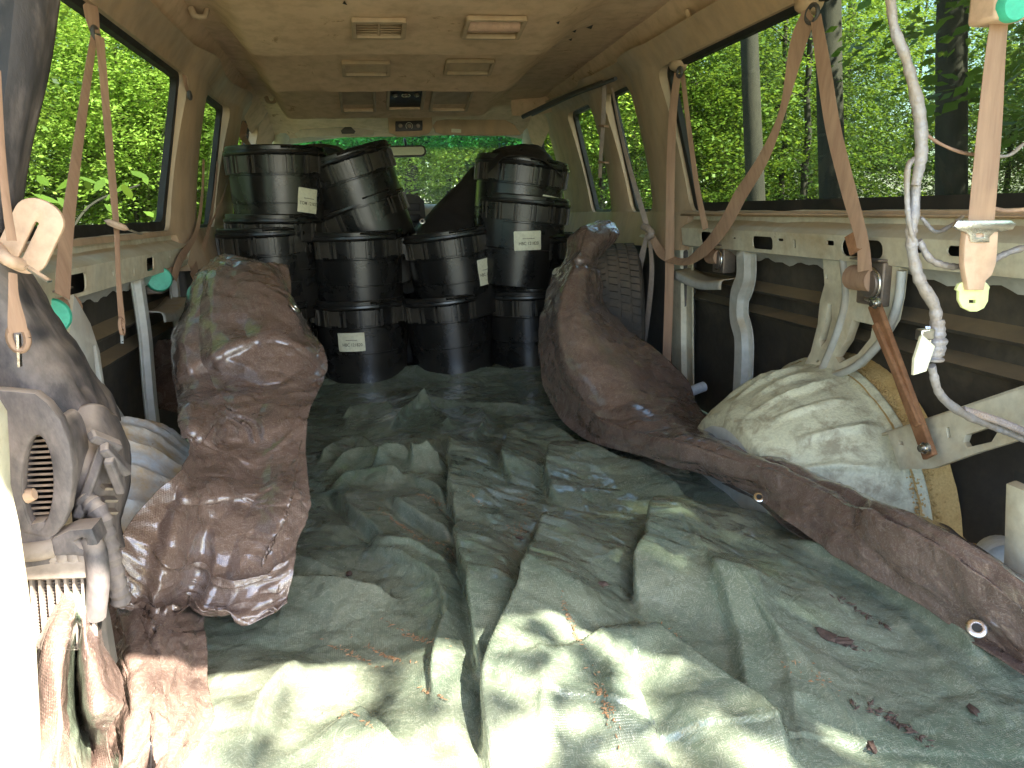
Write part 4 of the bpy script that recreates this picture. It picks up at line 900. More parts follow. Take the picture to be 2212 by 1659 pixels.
# ================================================================== SPARE TYRE
ty=thing('spare_tyre','dusty black spare tyre standing behind the right brown tarp roll','tyre',(.70,2.98,0)); ty.scale=(.9,.9,.9)
R0=.335; prof=[(.20,-.115),(.235,-.128),(.29,-.132),(.318,-.118),(.328,-.10),(.331,-.05),(.331,.05),(.328,.10),(.318,.118),(.29,.132),(.235,.128),(.20,.115),(.19,.0),(.20,-.115)]
V,Fc=lathe(prof,72); Rm=Matrix.Rotation(math.radians(90),3,'Y'); Rz=Matrix.Rotation(math.radians(-14),3,'Z'); off=Vector((.70,2.98,R0-.01))
MB().add([Rz@(Rm@Vector(v))+off for v in V],Fc).build('tyre_carcass',M['tyre'],ty,40)
tb=MB()
for k in range(64):
    A=2*math.pi*k/64
    for j,xo in enumerate((-.092,-.048,0,.048,.092)):
        aa=A+(.02 if j%2 else .068); r=.334; wdt=.036; ll=2*math.pi*r/64*.74; sk_=.3*(1 if j<2 else -1)
        R=Matrix.Rotation(aa,3,'X')
        b=[]
        for (u,v_) in((-1,-1),(1,-1),(1,1),(-1,1)):
            for rr_ in(-.004,.0035): b.append(R@Vector((xo+u*wdt/2,v_*ll/2+sk_*u*.012,r+rr_)))
        tb.add([Rz@q+off for q in b],[(1,3,5,7),(0,1,3,2),(2,3,5,4),(4,5,7,6),(6,7,1,0)])
o=tb.build('tread_block',M['tyre'],ty,20); o['kind']='stuff'

# ================================================================== SEAT BELTS, RETRACTORS
def ribbon(mb,pts,wd,hint=(0,-1,0),th=.0016,n=None,fold=0):
    pts=[Vector(p) for p in pts]
    Q=smoothpath(pts,n or max(10,6*len(pts))); m=len(Q)
    if not hasattr(wd,'__len__'): wd=[wd]*len(pts)
    Wd=cr(np.array(wd,float)[:,None],np.linspace(0,len(pts)-1,m))[:,0]
    hints=hint if hasattr(hint[0],'__len__') else [hint]*len(pts)
    Hn=cr(np.array(hints,float),np.linspace(0,len(pts)-1,m)); V=[]
    for i,p in enumerate(Q):
        t=(Q[min(i+1,m-1)]-Q[max(i-1,0)]).normalized(); nn=Vector(Hn[i]).normalized(); sd_=t.cross(nn).normalized(); nn=sd_.cross(t)
        for a,b in((-1,0),(-.33,.9),(.33,.9),(1,0),(1,-1),(-1,-1)): V.append(p+sd_*a*Wd[i]/2+nn*b*th/2)
    Fc=[(i*6+k,i*6+(k+1)%6,(i+1)*6+(k+1)%6,(i+1)*6+k) for i in range(m-1) for k in range(6)]+[(0,1,2,3,4,5)[::-1],tuple((m-1)*6+k for k in range(6))]
    mb.add(V,Fc)
def belt(name,label,paths,mat='webbing',grp='seat belts hanging along the van sides'):
    t=thing(name,label,'seat belt',tuple(U(*paths[0][0][0][:2],**paths[0][0][1]) if False else (0,0,0)),grp)
    for P_,w_,h_ in paths:
        mb=MB(); ribbon(mb,P_,w_,h_); mb.build('strap',M[mat],t,35)
    return t
def Lp(L,x): return [U(a,b,x=x) for a,b in L]
def guide(parent,px,py,x,r=.02):
    c=U(px,py,x=x); s=1 if x>0 else -1
    arc=[c+Vector((0,r*math.cos(a),r*math.sin(a)*.8)) for a in np.linspace(0,2*math.pi,22)]
    MB().tube(arc,.005,8,False).build('guide_ring',M['trimdark'],parent,60)
def retractor(parent,px,py,x,teal=True,size=.06):
    c=U(px,py,x=x); s=1 if x>0 else -1; mb=MB(); mb.box(c+Vector((s*.02,0,0)),(.045,size*1.05,size*1.15))
    o=mb.build('retractor',M['steel'],parent,30,bevel=.004)
    V,Fc=lathe([(0,.008),(size*.42,.008),(size*.47,.003),(size*.48,-.012)],28); R=Vector((-s*.35,-1,.1)).to_track_quat('Z','Y').to_matrix() if teal else Matrix.Rotation(math.radians(-90*s),3,'Y')
    cc=c+Vector((0,-size*.56,0)) if teal else c+Vector((-s*.006,size*-.1,0))
    if teal: MB().add([R@Vector(v)+cc for v in V],Fc).build('teal_cap',M['teal'],o,40)
    else:
        MB().tube([cc+Vector((-s*.002,size*.42*math.cos(a),size*.42*math.sin(a))) for a in np.linspace(1.2,5,20)],.004,8).build('spring_ring',M['chrome'],o,60)
        MB().add([R@Vector((v[0]*.8,v[1]*.8,v[2]))+cc for v in V],Fc).build('spring_cap',M['steel'],o,40)
    # spool of webbing
    MB().tube([c+Vector((s*.0,-size*.2,size*.1)),c+Vector((s*.0,size*.75,size*.1))],size*.34,16).build('webbing_spool',M['webbing'],o,40)
    MB().bar(c+Vector((0,-size*.5,size*.62)),c+Vector((0,size*.7,size*.62)),.03,.004).build('bracket_lip',M['steel'],o)
    return o
# left
b1=belt('seat_belt','nearest left window belt looped through a ring, one strand ending in a hanging hook',[
 (Lp([(192,-15),(198,30),(206,72)],-.80),[.04,.045,.03],(1,-.4,0)),
 (Lp([(203,80),(185,200),(160,380),(143,520),(135,640)],-.80),[.018,.022,.026,.032,.034],(1,-.5,0)),
 (Lp([(215,78),(225,180),(242,380),(252,495),(256,600),(264,700)],-.79),[.026,.022,.022,.016,.014,.018],(1,-.5,0))])
guide(b1,207,76,-.80); retractor(b1,128,678,-.86,True,.075)
mb=MB(); c=U(252,486,x=-.78); V,Fc=lathe([(0,.006),(.015,.006),(.022,0),(.015,-.006),(0,-.006)],16); Rr=Matrix.Rotation(math.radians(25),3,'Y'); mb.add([Rr@Vector((v[0]*1.2,v[1]*.7,v[2]))+c for v in V],Fc); mb.build('belt_stop',M['beltplastic'],b1,40)
MB().bar(U(262,490,x=-.78),U(304,506,x=-.78),.008,.002).build('latch_tongue',M['chrome'],b1)
c=U(263,706,x=-.79); MB().tube([c+Vector((0,.011*math.cos(a),.018*math.sin(a))) for a in np.linspace(0,2*math.pi,16)],.004,6,False).build('webbing_loop',M['webbing'],b1,60)
MB().bar(U(263,708,x=-.79),U(264,742,x=-.79),.006,.0025).build('hook',M['chrome'],b1)
b2=belt('seat_belt','belt laid down the first left pillar into the far teal capped reel',[
 (Lp([(440,345),(437,420),(425,500),(390,560),(376,600)],-.835),[.012,.014,.02,.03,.03],(1,-.6,0)),
 (Lp([(470,350),(462,430),(445,520),(415,600)],-.835),[.010,.014,.022,.03],(1,-.6,0)),
 (Lp([(398,145),(400,175),(408,205)],-.79),[.02,.02,.016],(1,-.5,0))])
c=U(410,206,x=-.785); MB().tube([c+Vector((0,.012*math.cos(a),.010*math.sin(a))) for a in np.linspace(0,2*math.pi,16)],.006,8,False).build('guide_ring',M['trimdark'],b2,60)
retractor(b2,352,600,-.87,True,.078)
b3=belt('seat_belt','short left belt bunched through a chrome buckle above the leftmost buckets',[
 (Lp([(510,222),(518,245),(528,262)],-.80),[.022,.02,.018],(1,-.5,0)),
 (Lp([(530,265),(525,290),(532,305),(545,320)],-.78),[.03,.04,.035,.022],(.6,-1,0)),
 (Lp([(530,290),(510,350),(480,430),(452,492)],-.82),[.010,.010,.010,.010],(1,-.5,0))])
guide(b3,530,268,-.785,.014); MB().bar(U(545,318,x=-.76),U(546,344,x=-.76),.014,.004).build('latch_tongue',M['yellow'],b3,bevel=.002)
b4=belt('seat_belt','belt with a large slotted tan plate hanging at the far left edge',[
 (Lp([(-6,150),(2,300),(12,420),(26,520)],-.66),[.009,.009,.01,.012],(1,-.6,0)),
 (Lp([(28,590),(30,640),(36,690),(40,718)],-.64),[.010,.012,.02,.022],(1,-.6,0))])
q=[U(a,b,y=1.05) for a,b in((18,548),(62,452))]
ctr=U(68,510,y=1.05)
ax=(U(95,455,y=1.05)-U(42,565,y=1.05)).normalized(); ay=Vector((0,-1,0)).cross(ax).normalized()
plate('slotted_plate',[rrect(0,0,.092,.048,.022,6),rrect(-.010,0,.062,.007,.003,3)],.005,lambda u,v,wz:ctr+ax*u+ay*v*1.12+Vector((0,-wz,0)),M['beltplastic'],b4,.0015)
MB().tube(smoothpath([U(-5,535,y=1.03),U(15,560,y=1.0),U(45,572,y=1.02)],10),.008,8).build('strap_stop',M['beltplastic'],b4,60)
MB().bar(U(50,572,y=1.02),U(107,608,y=1.0),.007,.003).build('latch_tongue',M['chrome'],b4)
c=U(40,730,y=1.02); MB().tube([c+Vector((.010*math.cos(a),0,.016*math.sin(a))) for a in np.linspace(0,2*math.pi,16)],.0045,6,False).build('webbing_loop',M['webbing'],b4,60)
MB().bar(U(40,722,y=1.02),U(43,792,y=1.02),.007,.003).build('hook',M['chrome'],b4)
# right
r1=belt('seat_belt','belt from the upper right ring, one strand running to its reel, one to a knot',[
 (Lp([(1752,28),(1742,45),(1722,100),(1690,240),(1650,340),(1600,420)],.80),[.040,.045,.045,.02,.035,.045],(-1,-.5,0)),
 (Lp([(1600,420),(1565,485),(1520,540),(1475,565),(1430,548),(1402,498)],.80)[:6],[.045,.046,.046,.034,.034,.02],[(-1,-.5,0),(-1,-.5,0),(-1,-.6,.3),(-.4,-1,.5),(-.4,-1,.3),(-1,-1,0)]),
 (Lp([(1762,36),(1778,140),(1800,280),(1835,420),(1862,520),(1868,585)],.80),[.028,.036,.038,.036,.030,.034],(-1,-.4,0))])
guide(r1,1754,30,.80,.024); retractor(r1,1880,612,.845,False,.085)
MB().bar(U(1838,505,x=.795),U(1850,545,x=.795),.032,.004,up=(-1,-.4,0)).build('tape_band',M['rust'],r1)
r2=belt('seat_belt','two-strand belt hanging down the wide tan pillar at right',[
 (Lp([(1464,158),(1453,250),(1448,400),(1446,600),(1440,780)],.80),[.026,.030,.032,.034,.034],(-1,-.9,0)),
 (Lp([(1474,160),(1486,260),(1505,400),(1524,495)],.82),[.018,.018,.020,.024],(-1,-.6,0))])
guide(r2,1468,156,.80,.018); retractor(r2,1552,560,.86,False,.075)
r3=belt('seat_belt','thin belt at the roof edge crossing the small right windows to the knot',[
 (Lp([(1306,158),(1303,260),(1298,330),(1296,385)],.76),[.022,.020,.018,.016],(-1,-1,0)),
 (Lp([(1318,162),(1335,260),(1362,370),(1392,470),(1398,498)],.78),[.008,.012,.018,.022,.014],(-1,-1,0)),
 (Lp([(1398,505),(1380,580),(1362,640),(1342,705)],.79),[.014,.032,.038,.04],(-1,-1,0)),
 (Lp([(1402,505),(1408,580),(1402,660),(1392,735)],.80),[.014,.022,.024,.022],(-1,-.6,0))],'webbinggrey')
MB().tube(smoothpath(Lp([(1390,490),(1400,494),(1408,506),(1400,512)],.775),10),.013,8).build('knot',M['webbinggrey'],r3,60)
MB().bar(U(1298,385,x=.76),U(1296,402,x=.76),.012,.005).build('latch_tongue',M['panel'],r3)
for py in(272,350): MB().bar(U(1297,py,x=.757),U(1310,py+1,x=.757),.008,.02,up=(-1,-1,0)).build('keeper',M['webbing'],r3)
# big foreground belt, close to the camera on the right
YB2=.93
r4=thing('seat_belt','wide tan belt nearest the camera at right with metal buckle and pale yellow latch','seat belt',(0,0,0),'seat belts hanging along the van sides')
mb=MB(); ribbon(mb,U3([(2162,20,YB2),(2150,130,YB2),(2138,280,YB2),(2120,480,YB2)]),[.028,.034,.042,.046],(0.1,-1,0)); mb.build('strap',M['webbing'],r4,35)
def pl(name,outline,holes,y,th,mat,parent=r4,bev=.001):
    c=lambda L:[(U(a,b,y=y).x,U(a,b,y=y).z) for a,b in L]
    return plate(name,[c(outline)]+[c(h) for h in holes],th,lambda u,v,wz:(u,y-wz,v),mat,parent,bev)
pl('buckle_bar',[(2066,478),(2180,477),(2190,484),(2184,494),(2170,498),(2145,500),(2133,512),(2133,522),(2096,522),(2093,508),(2085,500),(2070,496),(2060,488)],[[(2104,503),(2124,503),(2124,514),(2104,514)]],YB2-.006,.004,M['chrome'])
sl=pl('belt_sleeve',[(2084,500),(2148,498),(2146,540),(2143,570),(2135,592),(2122,604),(2118,623),(2088,623),(2084,600),(2079,570),(2080,530)],[],YB2,.007,M['beltplastic'],bev=.002)
pl('latch_plate',[(2088,612),(2118,624),(2126,611),(2134,620),(2132,626),(2130,650),(2122,664),(2108,671),(2094,671),(2078,663),(2070,648),(2070,628),(2065,625),(2070,614),(2078,610)],[[(2089,646),(2106,646),(2106,656),(2089,656)]],YB2+.006,.004,M['yellow'])
for k in range(4): # embossed lines on the sleeve
    pl('emboss',[(2090+2*(k==0),538+k*7),(2134,538+k*7),(2134,541+k*7),(2090,541+k*7)],[],YB2-.0045,.001,M['beltplastic'],sl,0)
tc_=thing('teal_reel_cap','round teal plastic reel cap at the top right corner','reel cap',(0,0,0)); c=U(2190,12,y=.90); V,Fc=lathe([(0,.008),(.017,.008),(.0195,.003),(.02,-.006)],30); R=Vector((-.1,-1,-.15)).to_track_quat('Z','Y').to_matrix()
MB().add([R@Vector(v)+c for v in V],Fc).build('cap_disc',M['teal'],tc_,40); MB().box(c+Vector((.005,.03,.01)),(.05,.05,.05)).build('reel_housing',M['beltplastic'],tc_,bevel=.006)

# ================================================================== WIRING LOOM, RIGHT
wl=thing('wiring_loom','foil-taped wiring loom dangling from roof to floor beam at the right','wiring loom')
def noodle(L,y,r,name,mat,seg=70,lump=.18,seed=0):
    Q=smoothpath([U(a,b,y=(y if not hasattr(y,'__len__') else y[i])) for i,(a,b) in enumerate(L)],seg); rr=np.interp(np.linspace(0,1,seg),np.linspace(0,1,len(r)) if hasattr(r,'__len__') else [0,1],r if hasattr(r,'__len__') else [r,r])
    rr=[q*(1+lump*float(vn(np.array([i*.55,seed,0.])))) for i,q in enumerate(rr)]; MB().tube(Q,rr,10).build(name,M[mat],wl,60)
yl=[.95,.95,.95,.96,.97,.98,.98,.98,.98]
noodle([(1922,-20),(1932,60),(1958,130),(1985,240),(1990,330),(1978,400)],.95,[.0060,.0065,.0068,.0085,.0085,.007],'taped_trunk','foil')
noodle([(1978,395),(1975,450),(1968,520),(1985,600),(2018,660),(2022,700)],.96,[.0065,.0075,.008,.0085,.008,.008],'taped_trunk','foil',seed=3)
noodle([(1986,340),(1962,360),(1960,440),(1968,500),(1980,530)],.955,.004,'cable_branch','foil',50,seed=5)
noodle([(1992,285),(2030,310),(2080,330),(2130,335)],.96,.0022,'thin_wire','webbing',30)
noodle([(2140,338),(2180,335),(2212,310)],.96,.0025,'thin_wire','foil',30)
noodle([(1985,520),(2010,560),(2050,575),(2090,575)],.96,.0048,'cable_branch','foil',40,seed=9)
noodle([(2140,565),(2180,545),(2230,530)],.96,.0048,'cable_branch','foil',30,seed=11)
noodle([(1990,470),(2020,500),(2050,490),(2080,468)],.98,.003,'cable_branch','foil',30,seed=14)
noodle([(2130,445),(2170,455),(2230,452)],.97,.003,'cable_branch','webbing',30,seed=15)
noodle([(2025,690),(2022,740),(2018,780)],.96,[.009,.013,.012],'tape_bulge','foil',30,.3,6)
noodle([(2012,790),(2030,850),(2075,890),(2130,915),(2180,935),(2240,960)],[.96,.97,1.0,1.02,1.03,1.03],[.006,.006,.007,.006,.006,.006],'taped_trunk','foil',70,.15,8)
Q=smoothpath([U(a,b,y=1.01) for a,b in((2080,885),(2130,900),(2180,918),(2240,945))],60); MB().tube(Q,[.0055+.0009*(i%2) for i in range(60)],10).build('corrugated_sleeve',M['webbinggrey'],wl,20)
pl('connector_tag',[(1990,725),(2016,748),(1998,800),(1972,808),(1974,775)],[],.945,.004,M['paper'],wl); 
MB().box(U(1998,722,y=.95),(.022,.014,.016)).build('connector',M['chrome'],wl,bevel=.002)
mb=MB()
for k in range(3): mb.tube(smoothpath([U(2000+k*4,705,y=.95),U(2004+k*3,730,y=.945),U(1996+k*6,760,y=.95)],8),.0012,6)
mb.build('bare_wire',M['chrome'],wl)
# white plastic jar behind the right tarp
jr=thing('plastic_jar','broken milky plastic jar lying at the right edge behind the brown tarp','jar',(0,0,0)); a=U(2150,1230,y=1.02); b=U(2190,1215,y=1.16)
a=Vector((.83,1.06,.055)); V,Fc=lathe([(.040,-.05),(.042,-.045),(.042,.045),(.038,.05),(.038,-.045)],28)
c=U(2168,1215,y=1.05); R=Vector((-.55,-.75,.25)).to_track_quat('Z','Y').to_matrix(); MB().add([R@Vector(v)+c for v in V],Fc).build('jar_wall',M['jar'],jr,40); V,Fc=lathe([(0,.0),(.038,.0)],28); MB().add([R@Vector((v[0],v[1],.02))+c for v in V],Fc).build('jar_base',M['jar'],jr)
# small cream cap behind the roll
o=MB().tube([U(1480,850,y=2.35),U(1520,835,y=2.38)],.018,14).build('cream_cap',M['jar'],None,40); tag(o,'small cream plastic cap behind the right brown tarp roll at the post foot','cap')

# ================================================================== HEATER UNIT, LEFT
hu=thing('heater_unit','dusty black heater and air conditioner unit with blower at the left edge','heater')
P=net([U3([(-60,-30,1.25),(40,-30,1.12),(98,-30,1.2)]),U3([(-60,150,1.22),(20,150,1.10),(72,140,1.18)]),U3([(-70,330,1.18),(-10,320,1.08),(32,310,1.16)]),U3([(-80,500,1.15),(-30,500,1.06),(4,490,1.14)])],30,16)
o=MB().grid(P).build('upper_duct',M['duct'],hu,60); m=o.modifiers.new('s','SOLIDIFY'); m.thickness=.02
P=net([U3([(-80,520,1.3),(-30,530,1.2),(5,545,1.22),(20,560,1.4)]),U3([(-80,600,1.2),(-20,600,1.15),(35,590,1.2),(55,600,1.4)]),U3([(-80,700,1.15),(20,690,1.12),(85,680,1.2),(115,690,1.4)]),U3([(-60,790,1.12),(50,780,1.10),(140,770,1.18),(170,780,1.4)]),U3([(0,850,1.12),(80,850,1.08),(180,850,1.16),(225,850,1.4)]),U3([(60,910,1.14),(130,920,1.08),(215,920,1.16),(245,915,1.35)])],60,40)
P=P+(.004*fbm(P*20,3,5))[...,None]; o=MB().grid(P).build('lower_duct',M['duct'],hu,60); m=o.modifiers.new('s','SOLIDIFY'); m.thickness=.01
P=net([U3([(150,900,1.1),(205,880,1.12),(240,905,1.2),(250,930,1.4)]),U3([(150,960,1.05),(200,950,1.06),(255,960,1.15),(272,980,1.4)]),U3([(170,1010,1.02),(205,1020,1.02),(250,1040,1.10),(268,1060,1.35)]),U3([(160,1070,1.02),(195,1085,1.02),(235,1110,1.10),(250,1130,1.3)]),U3([(170,1160,1.02),(210,1170,1.02),(245,1180,1.10),(262,1185,1.3)])],50,36)
P=P+(.005*crumple(P,18,5))[...,None]; o=MB().grid(P).build('side_housing',M['duct'],hu,35); m=o.modifiers.new('s','SOLIDIFY'); m.thickness=.008
for (a,b) in (((168,1120),(228,955)),((195,940),(258,965)),((222,965),(276,1020)),((235,990),(262,1060))):
    MB().bar(U(*a,y=.99),U(*b,y=1.02),.012,.016,up=(0,-1,0)).build('housing_rib',M['duct'],hu,30,bevel=.003)
for k in range(3): MB().bar(U(222,1052+k*26,y=1.005),U(250,1052+k*26,y=1.02),.004,.01,up=(0,-1,0)).build('vent_bar',M['steel'],hu)
# blower housing: scroll with oval opening
def ell(cx,cy,rx,ry,n=40,a0=0): return [(cx+rx*math.cos(2*math.pi*k/n),cy+ry*math.sin(2*math.pi*k/n)) for k in range(n)]
outl=[(-60,850),(0,845),(40,848),(80,852),(105,872),(130,905),(148,950),(156,1000),(155,1050),(148,1095),(135,1125),(120,1145),(100,1150),(60,1140),(10,1120),(-60,1100)]
op=ell(87,1037,41,108)
bh=pl('blower_housing',outl,[op],.93,.012,M['duct'],hu,.004)
pts=[U(a,b,y=.925) for a,b in ell(87,1037,43,111,48)]; MB().tube(pts+[pts[0]],.0035,8,False).build('inlet_ring',M['duct'],bh,60)
rim=np.array([[U(a,b,y=yy) for a,b in outl] for yy in(.93,.97,1.05)]); o=MB().grid(rim).build('housing_wall',M['duct'],bh,60)
inn=np.array([[U(a,b,y=.93)+Vector((0,d,0)) for a,b in ell(87,1037,41,108)+[op[0]]] for d in(0,.05,.10)]); MB().grid(inn).build('inlet_throat',M['duct'],bh,60)
MB().add([U(a,b,y=.93)+Vector((0,.10,0)) for a,b in op],[tuple(range(40))]).build('throat_back',M['seal'],bh)
for k in range(17):
    y=940+k*12; hw=41*math.sqrt(max(.02,1-((y-1037)/108)**2))*.96
    MB().bar(U(87-hw+6,y+2,y=.955),U(87+hw+2,y-1,y=.94),.016,.0028,up=(0,.35,1)).build('fan_blade',M['fanblade'],bh,30)
MB().tube([U(57,1072,y=.93),U(75,1067,y=.93)],[.009,.007],10).build('shaft_stub',M['beltplastic'],bh,60)
pl('clamp_body',[(30,1140),(70,1128),(105,1120),(115,1135),(118,1160),(165,1138),(205,1135),(215,1160),(205,1185),(170,1180),(120,1182),(115,1200),(45,1212),(35,1180)],[[(160,1155),(185,1142),(203,1146),(205,1165),(195,1180),(180,1175)]],.94,.03,M['duct'],hu,.004)
MB().tube(smoothpath([U(40,1192,y=.925),U(80,1190,y=.92),U(115,1182,y=.925)],10),.012,10).build('cross_pipe',M['core'],hu,60)
MB().tube(smoothpath([U(180,1075,y=1.0),U(215,1110,y=.99),U(235,1180,y=.99),U(250,1250,y=.99),U(262,1300,y=1.0)],40),[.012*(1+.12*math.sin(i*1.7)) for i in range(40)],12).build('foil_hose',M['duct'],hu,30)
# evaporator core: fluted top, tank, tubes and fins
for k in range(7): MB().tube(smoothpath([U(42+k*23,1185+1*k,y=.945),U(46+k*23,1200,y=.93),U(48+k*23,1222,y=.94)],8),.0095,10).build('core_bead',M['core'],hu,60)
MB().tube(smoothpath([U(198,1170,y=.94),U(208,1200,y=.925),U(212,1260,y=.93),U(205,1330,y=.94)],12),.013,12).build('end_tank',M['duct'],hu,60)
MB().bar(U(45,1230,y=.93),U(203,1224,y=.93),.024,.016,up=(0,-1,0)).build('core_header',M['core'],hu,30,bevel=.003)
for k in range(9): MB().bar(U(50+k*18.5,1246,y=.935),U(64+k*18,1400,y=.935),.003,.008,up=(0,-1,0)).build('core_tube',M['core'],hu)
fv=MB()
for k in range(8):
    for j in range(44):
        a=.0+j/43; x0=54+k*18.4+13*a; y0=1250+148*a; fv.bar(U(x0,y0,y=.945),U(x0+13,y0+(1.6 if j%2 else -1.6),y=.945),.0008,.010,up=(0,-1,0))
o=fv.build('cooling_fins',M['core'],hu); o['kind']='stuff'
MB().box(U(120,1330,y=.975),(.12,.02,.16)).build('core_back',M['seal'],hu)

# ================================================================== OUTDOORS
gx=np.linspace(-60,60,90); G=np.array([[(x,y,-.62+.10*float(vn(np.array([x*.2,y*.2,0.])))+.004*max(0,abs(x)-8)**1.4) for y in np.linspace(-60,80,90)] for x in gx])
g=MB().grid(G,flip=True).build('ground',M['ground'],None,180); g['kind']='structure'
def crown_mesh(seed,n,R,Hc,leaf,spread=.9):
    rg=np.random.default_rng(seed); V=[];Fc=[]
    # layered sprays: leaves held on short flat twigs
    ns=n//26
    for _ in range(ns):
        z=rg.uniform(0,1); rr=R*(.25+.95*math.sin(math.pi*min(1,.12+z*.88))**.7)*math.sqrt(rg.uniform(.08,1)); a=rg.uniform(0,6.283)
        c=np.array([rr*math.cos(a),rr*math.sin(a),z*Hc]); d=np.array([math.cos(a+rg.normal()*.7),math.sin(a+rg.normal()*.7),rg.normal()*.22-.12]); d/=np.linalg.norm(d); sd_=np.cross(d,[0,0,1]); sd_/=np.linalg.norm(sd_)
        L=rg.uniform(.35,.8)*spread
        for k in range(26):
            t=rg.uniform(-.1,1); q=c+d*L*t+sd_*rg.normal()*.16*L+np.array([0,0,rg.normal()*.05]); l=leaf*rg.uniform(.6,1.35)
            ld=d*rg.uniform(.3,1)+sd_*rg.normal()*.9+np.array([0,0,rg.normal()*.25-.15]); ld/=np.linalg.norm(ld); up=np.array([rg.normal()*.45,rg.normal()*.45,1.]); ls=np.cross(ld,up); ls/=np.linalg.norm(ls)
            i=len(V); V+=[q,q+ld*l*.45+ls*l*.30,q+ld*l,q+ld*l*.45-ls*l*.30]; Fc.append((i,i+1,i+2,i+3))
    me=bpy.data.meshes.new('crown'); V=np.array(V); me.vertices.add(len(V)); me.vertices.foreach_set('co',V.ravel()); me.loops.add(len(V)); me.loops.foreach_set('vertex_index',np.arange(len(V)).astype(np.int32))
    nf=len(Fc); me.polygons.add(nf); me.polygons.foreach_set('loop_start',(np.arange(nf)*4).astype(np.int32)); me.update(calc_edges=True); return me
CM=[crown_mesh(1,19000,1.9,4.6,.074),crown_mesh(2,19000,1.7,5.2,.07),crown_mesh(3,21000,2.3,4.0,.078),crown_mesh(4,11000,1.3,2.8,.07)]
for i,c in enumerate(CM): c.materials.append(M['leaf'] if i!=2 else M['leafyellow'])
c_=CM[2].copy(); c_.materials.clear(); c_.materials.append(M['leafsunpaint']); CM.append(c_)
def trunk_mesh(seed,H,r,n=10):
    rg=random.Random(seed); mb=MB(); pts=[];rr=[]
    x=y=0
    for k in range(14):
        z=H*k/13; pts.append((x,y,z)); rr.append(r*(1-.72*k/13)*(1.25 if k==0 else 1)); x+=rg.uniform(-.05,.05)*H/8; y+=rg.uniform(-.05,.05)*H/8
    mb.tube(pts,rr,n)
    for k in range(16):
        j=rg.randint(3,12); a=rg.uniform(0,6.28); L=rg.uniform(.6,1.9); p=Vector(pts[j]); d=Vector((math.cos(a),math.sin(a),rg.uniform(.1,.5)))
        mb.tube([p,p+d*L*.5+Vector((0,0,.05)),p+d*L],[rr[j]*.35,rr[j]*.2,rr[j]*.06],5)
    me=meshof('trunk',mb.v,mb.f); me.shade_smooth(); me.materials.append(M['bark']); return me
TM=[trunk_mesh(1,8,.075),trunk_mesh(2,11,.16),trunk_mesh(3,9,.05),trunk_mesh(4,5,.03)]
BIG=trunk_mesh(9,16,.13,14)
def tree(x,y,ci,ti,sc,label,grp,z=-.6,cz=.2,rot=None):
    t=thing('leafy_tree',label,'tree',(x,y,z),grp); t.rotation_euler.z=rot if rot is not None else random.uniform(0,6.28)
    a=bpy.data.objects.new('trunk',TM[ti] if ti<9 else BIG); b=bpy.data.objects.new('crown',CM[ci])
    for q in(a,b): COL.objects.link(q); q.parent=t
    b.location=(0,0,cz); b.scale=(sc,sc,sc); return t
GR,GL,GF='trees in the woods beyond the right windows','trees in the woods beyond the left windows','trees in the woods ahead of the windscreen'
LR,LL,LF='in the dense woods beyond the right side windows','in the bright woods beyond the left side windows','in the woods ahead of the windscreen'
def scatter(n,fx,fy,lab,grp,seed,cond=lambda x,y:True,smin=.85,smax=1.25,cs=(0,1,2,3)):
    rg=random.Random(seed); k=0
    while k<n:
        x,y=fx(rg),fy(rg)
        if not cond(x,y): continue
        ci=rg.choice(cs); d=math.hypot(x,y); kind={0:'round crowned',1:'tall slender',2:'broad yellow green',3:'small low',4:'pale sun-painted green'}[ci]
        tree(x,y,ci,rg.choice([0,0,2,3,1]),rg.uniform(smin,smax),('near ' if d<9 else 'distant ' if d>18 else '')+kind+' tree '+lab,grp,cz=rg.uniform(-.2,2.6),rot=rg.uniform(0,6.28)); k+=1
scatter(52,lambda r:r.uniform(5.2,19),lambda r:r.uniform(-3,26),LR,GR,1,lambda x,y:True)
scatter(30,lambda r:r.uniform(-19,-4.6),lambda r:r.uniform(2,26),LL,GL,2,lambda x,y:not(-8.5<x and abs(math.degrees(math.atan2(-x,y))-28)<3))
scatter(20,lambda r:r.uniform(-6,6),lambda r:r.uniform(15,19),LF,GF,8,cs=(4,4,2))
scatter(26,lambda r:r.uniform(-9,11),lambda r:r.uniform(19,32),LF,GF,3,cs=(4,4,2))
q1=U(1812,200,x=4.2); q2=U(1642,200,x=4.8); q3=U(2075,200,x=4.6)
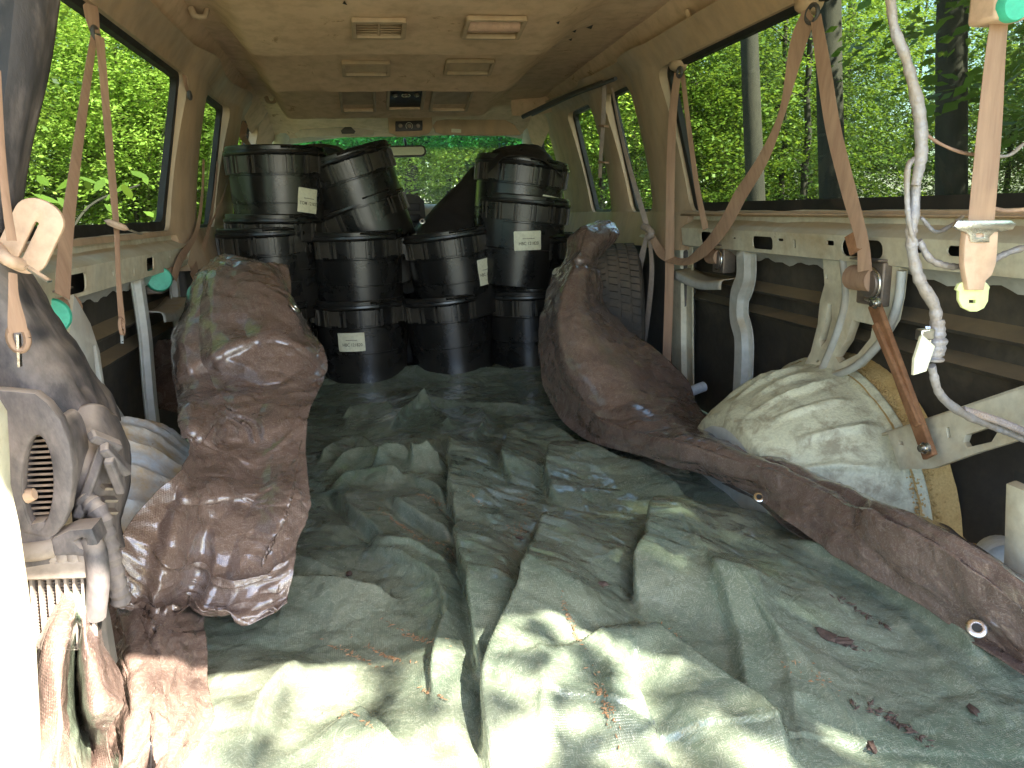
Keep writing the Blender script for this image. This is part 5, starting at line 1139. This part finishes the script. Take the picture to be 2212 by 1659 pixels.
for (x,y,lab,ti) in((q1.x,q1.y,'thick grey tree trunk behind the forked belt strands at right',9),(q2.x,q2.y,'second thick trunk left of the nearer one beyond the right window',9),(q3.x,q3.y,'trunk seen through the right window between the foil loom and the wide foreground belt',9),(-7.6,14.5,'straight grey trunk seen near the left pillar through the big left window',1),(-6.6,7.8,'slim trunk in the left window close to the left frame edge',1)):
    tree(x,y,0,ti,1.2,lab,None,cz=7.5,rot=0)
# crowns added near the right flank to block sun through the windows
tree(3.7,.6,2,0,1.0,'dense bushy tree added right beside the van flank to shade the right windows',None,cz=2.2)
tree(3.6,-.6,2,0,.5,'low leafy crown added off the rear right corner of the van to block sun',None,cz=3.1)
tree(3.1,-.95,3,3,.42,'tiny dense crown added high at the rear right of the van to block sun',None,cz=4.0)
tree(3.5,-.1,2,0,.62,'small bushy sun blocker added close against the rear right flank of the van',None,cz=3.0)
tree(3.3,1.3,2,0,.7,'second small bushy sun blocker added close against the right flank of the van',None,cz=2.7)
tree(3.5,2.6,2,0,.7,'third small bushy sun blocker added close against the right flank of the van',None,cz=2.7)
tree(4.3,-.9,0,0,1.0,'leafy sun blocker added beside the rear right corner of the van',None,cz=2.6)
tree(4.6,2.4,2,0,1.1,'dense bushy tree added for shade beside the right flank, further forward',None,cz=1.6)
# leafy branch close outside the left window
bv=MB(); rg=random.Random(4)
for k in range(26):
    c=U(rg.uniform(150,310),rg.uniform(370,470),x=-1.9)+Vector((rg.uniform(-.3,.3),0,0)); a=rg.uniform(-.6,.6)
    d=Vector((rg.uniform(-.6,.9),rg.uniform(-.5,.5),-.35)).normalized(); s_=d.cross(Vector((rg.uniform(-.3,.3),-.6,1))).normalized(); l=rg.uniform(.10,.16)
    bv.add([c,c+d*l*.3+s_*l*.2,c+d*l*.65+s_*l*.18,c+d*l,c+d*l*.65-s_*l*.18,c+d*l*.3-s_*l*.2],[(0,1,2,3,4,5)])
tw=thing('leafy_branch','leafy low branch with large bright leaves just outside the left window','branch'); bv.build('leaves',M['leafyellow'],tw,None)
MB().tube(smoothpath([U(140,520,x=-2.1),U(200,440,x=-2.0),U(300,400,x=-1.9)],12),[.008]*12,6).build('twig',M['bark'],tw)
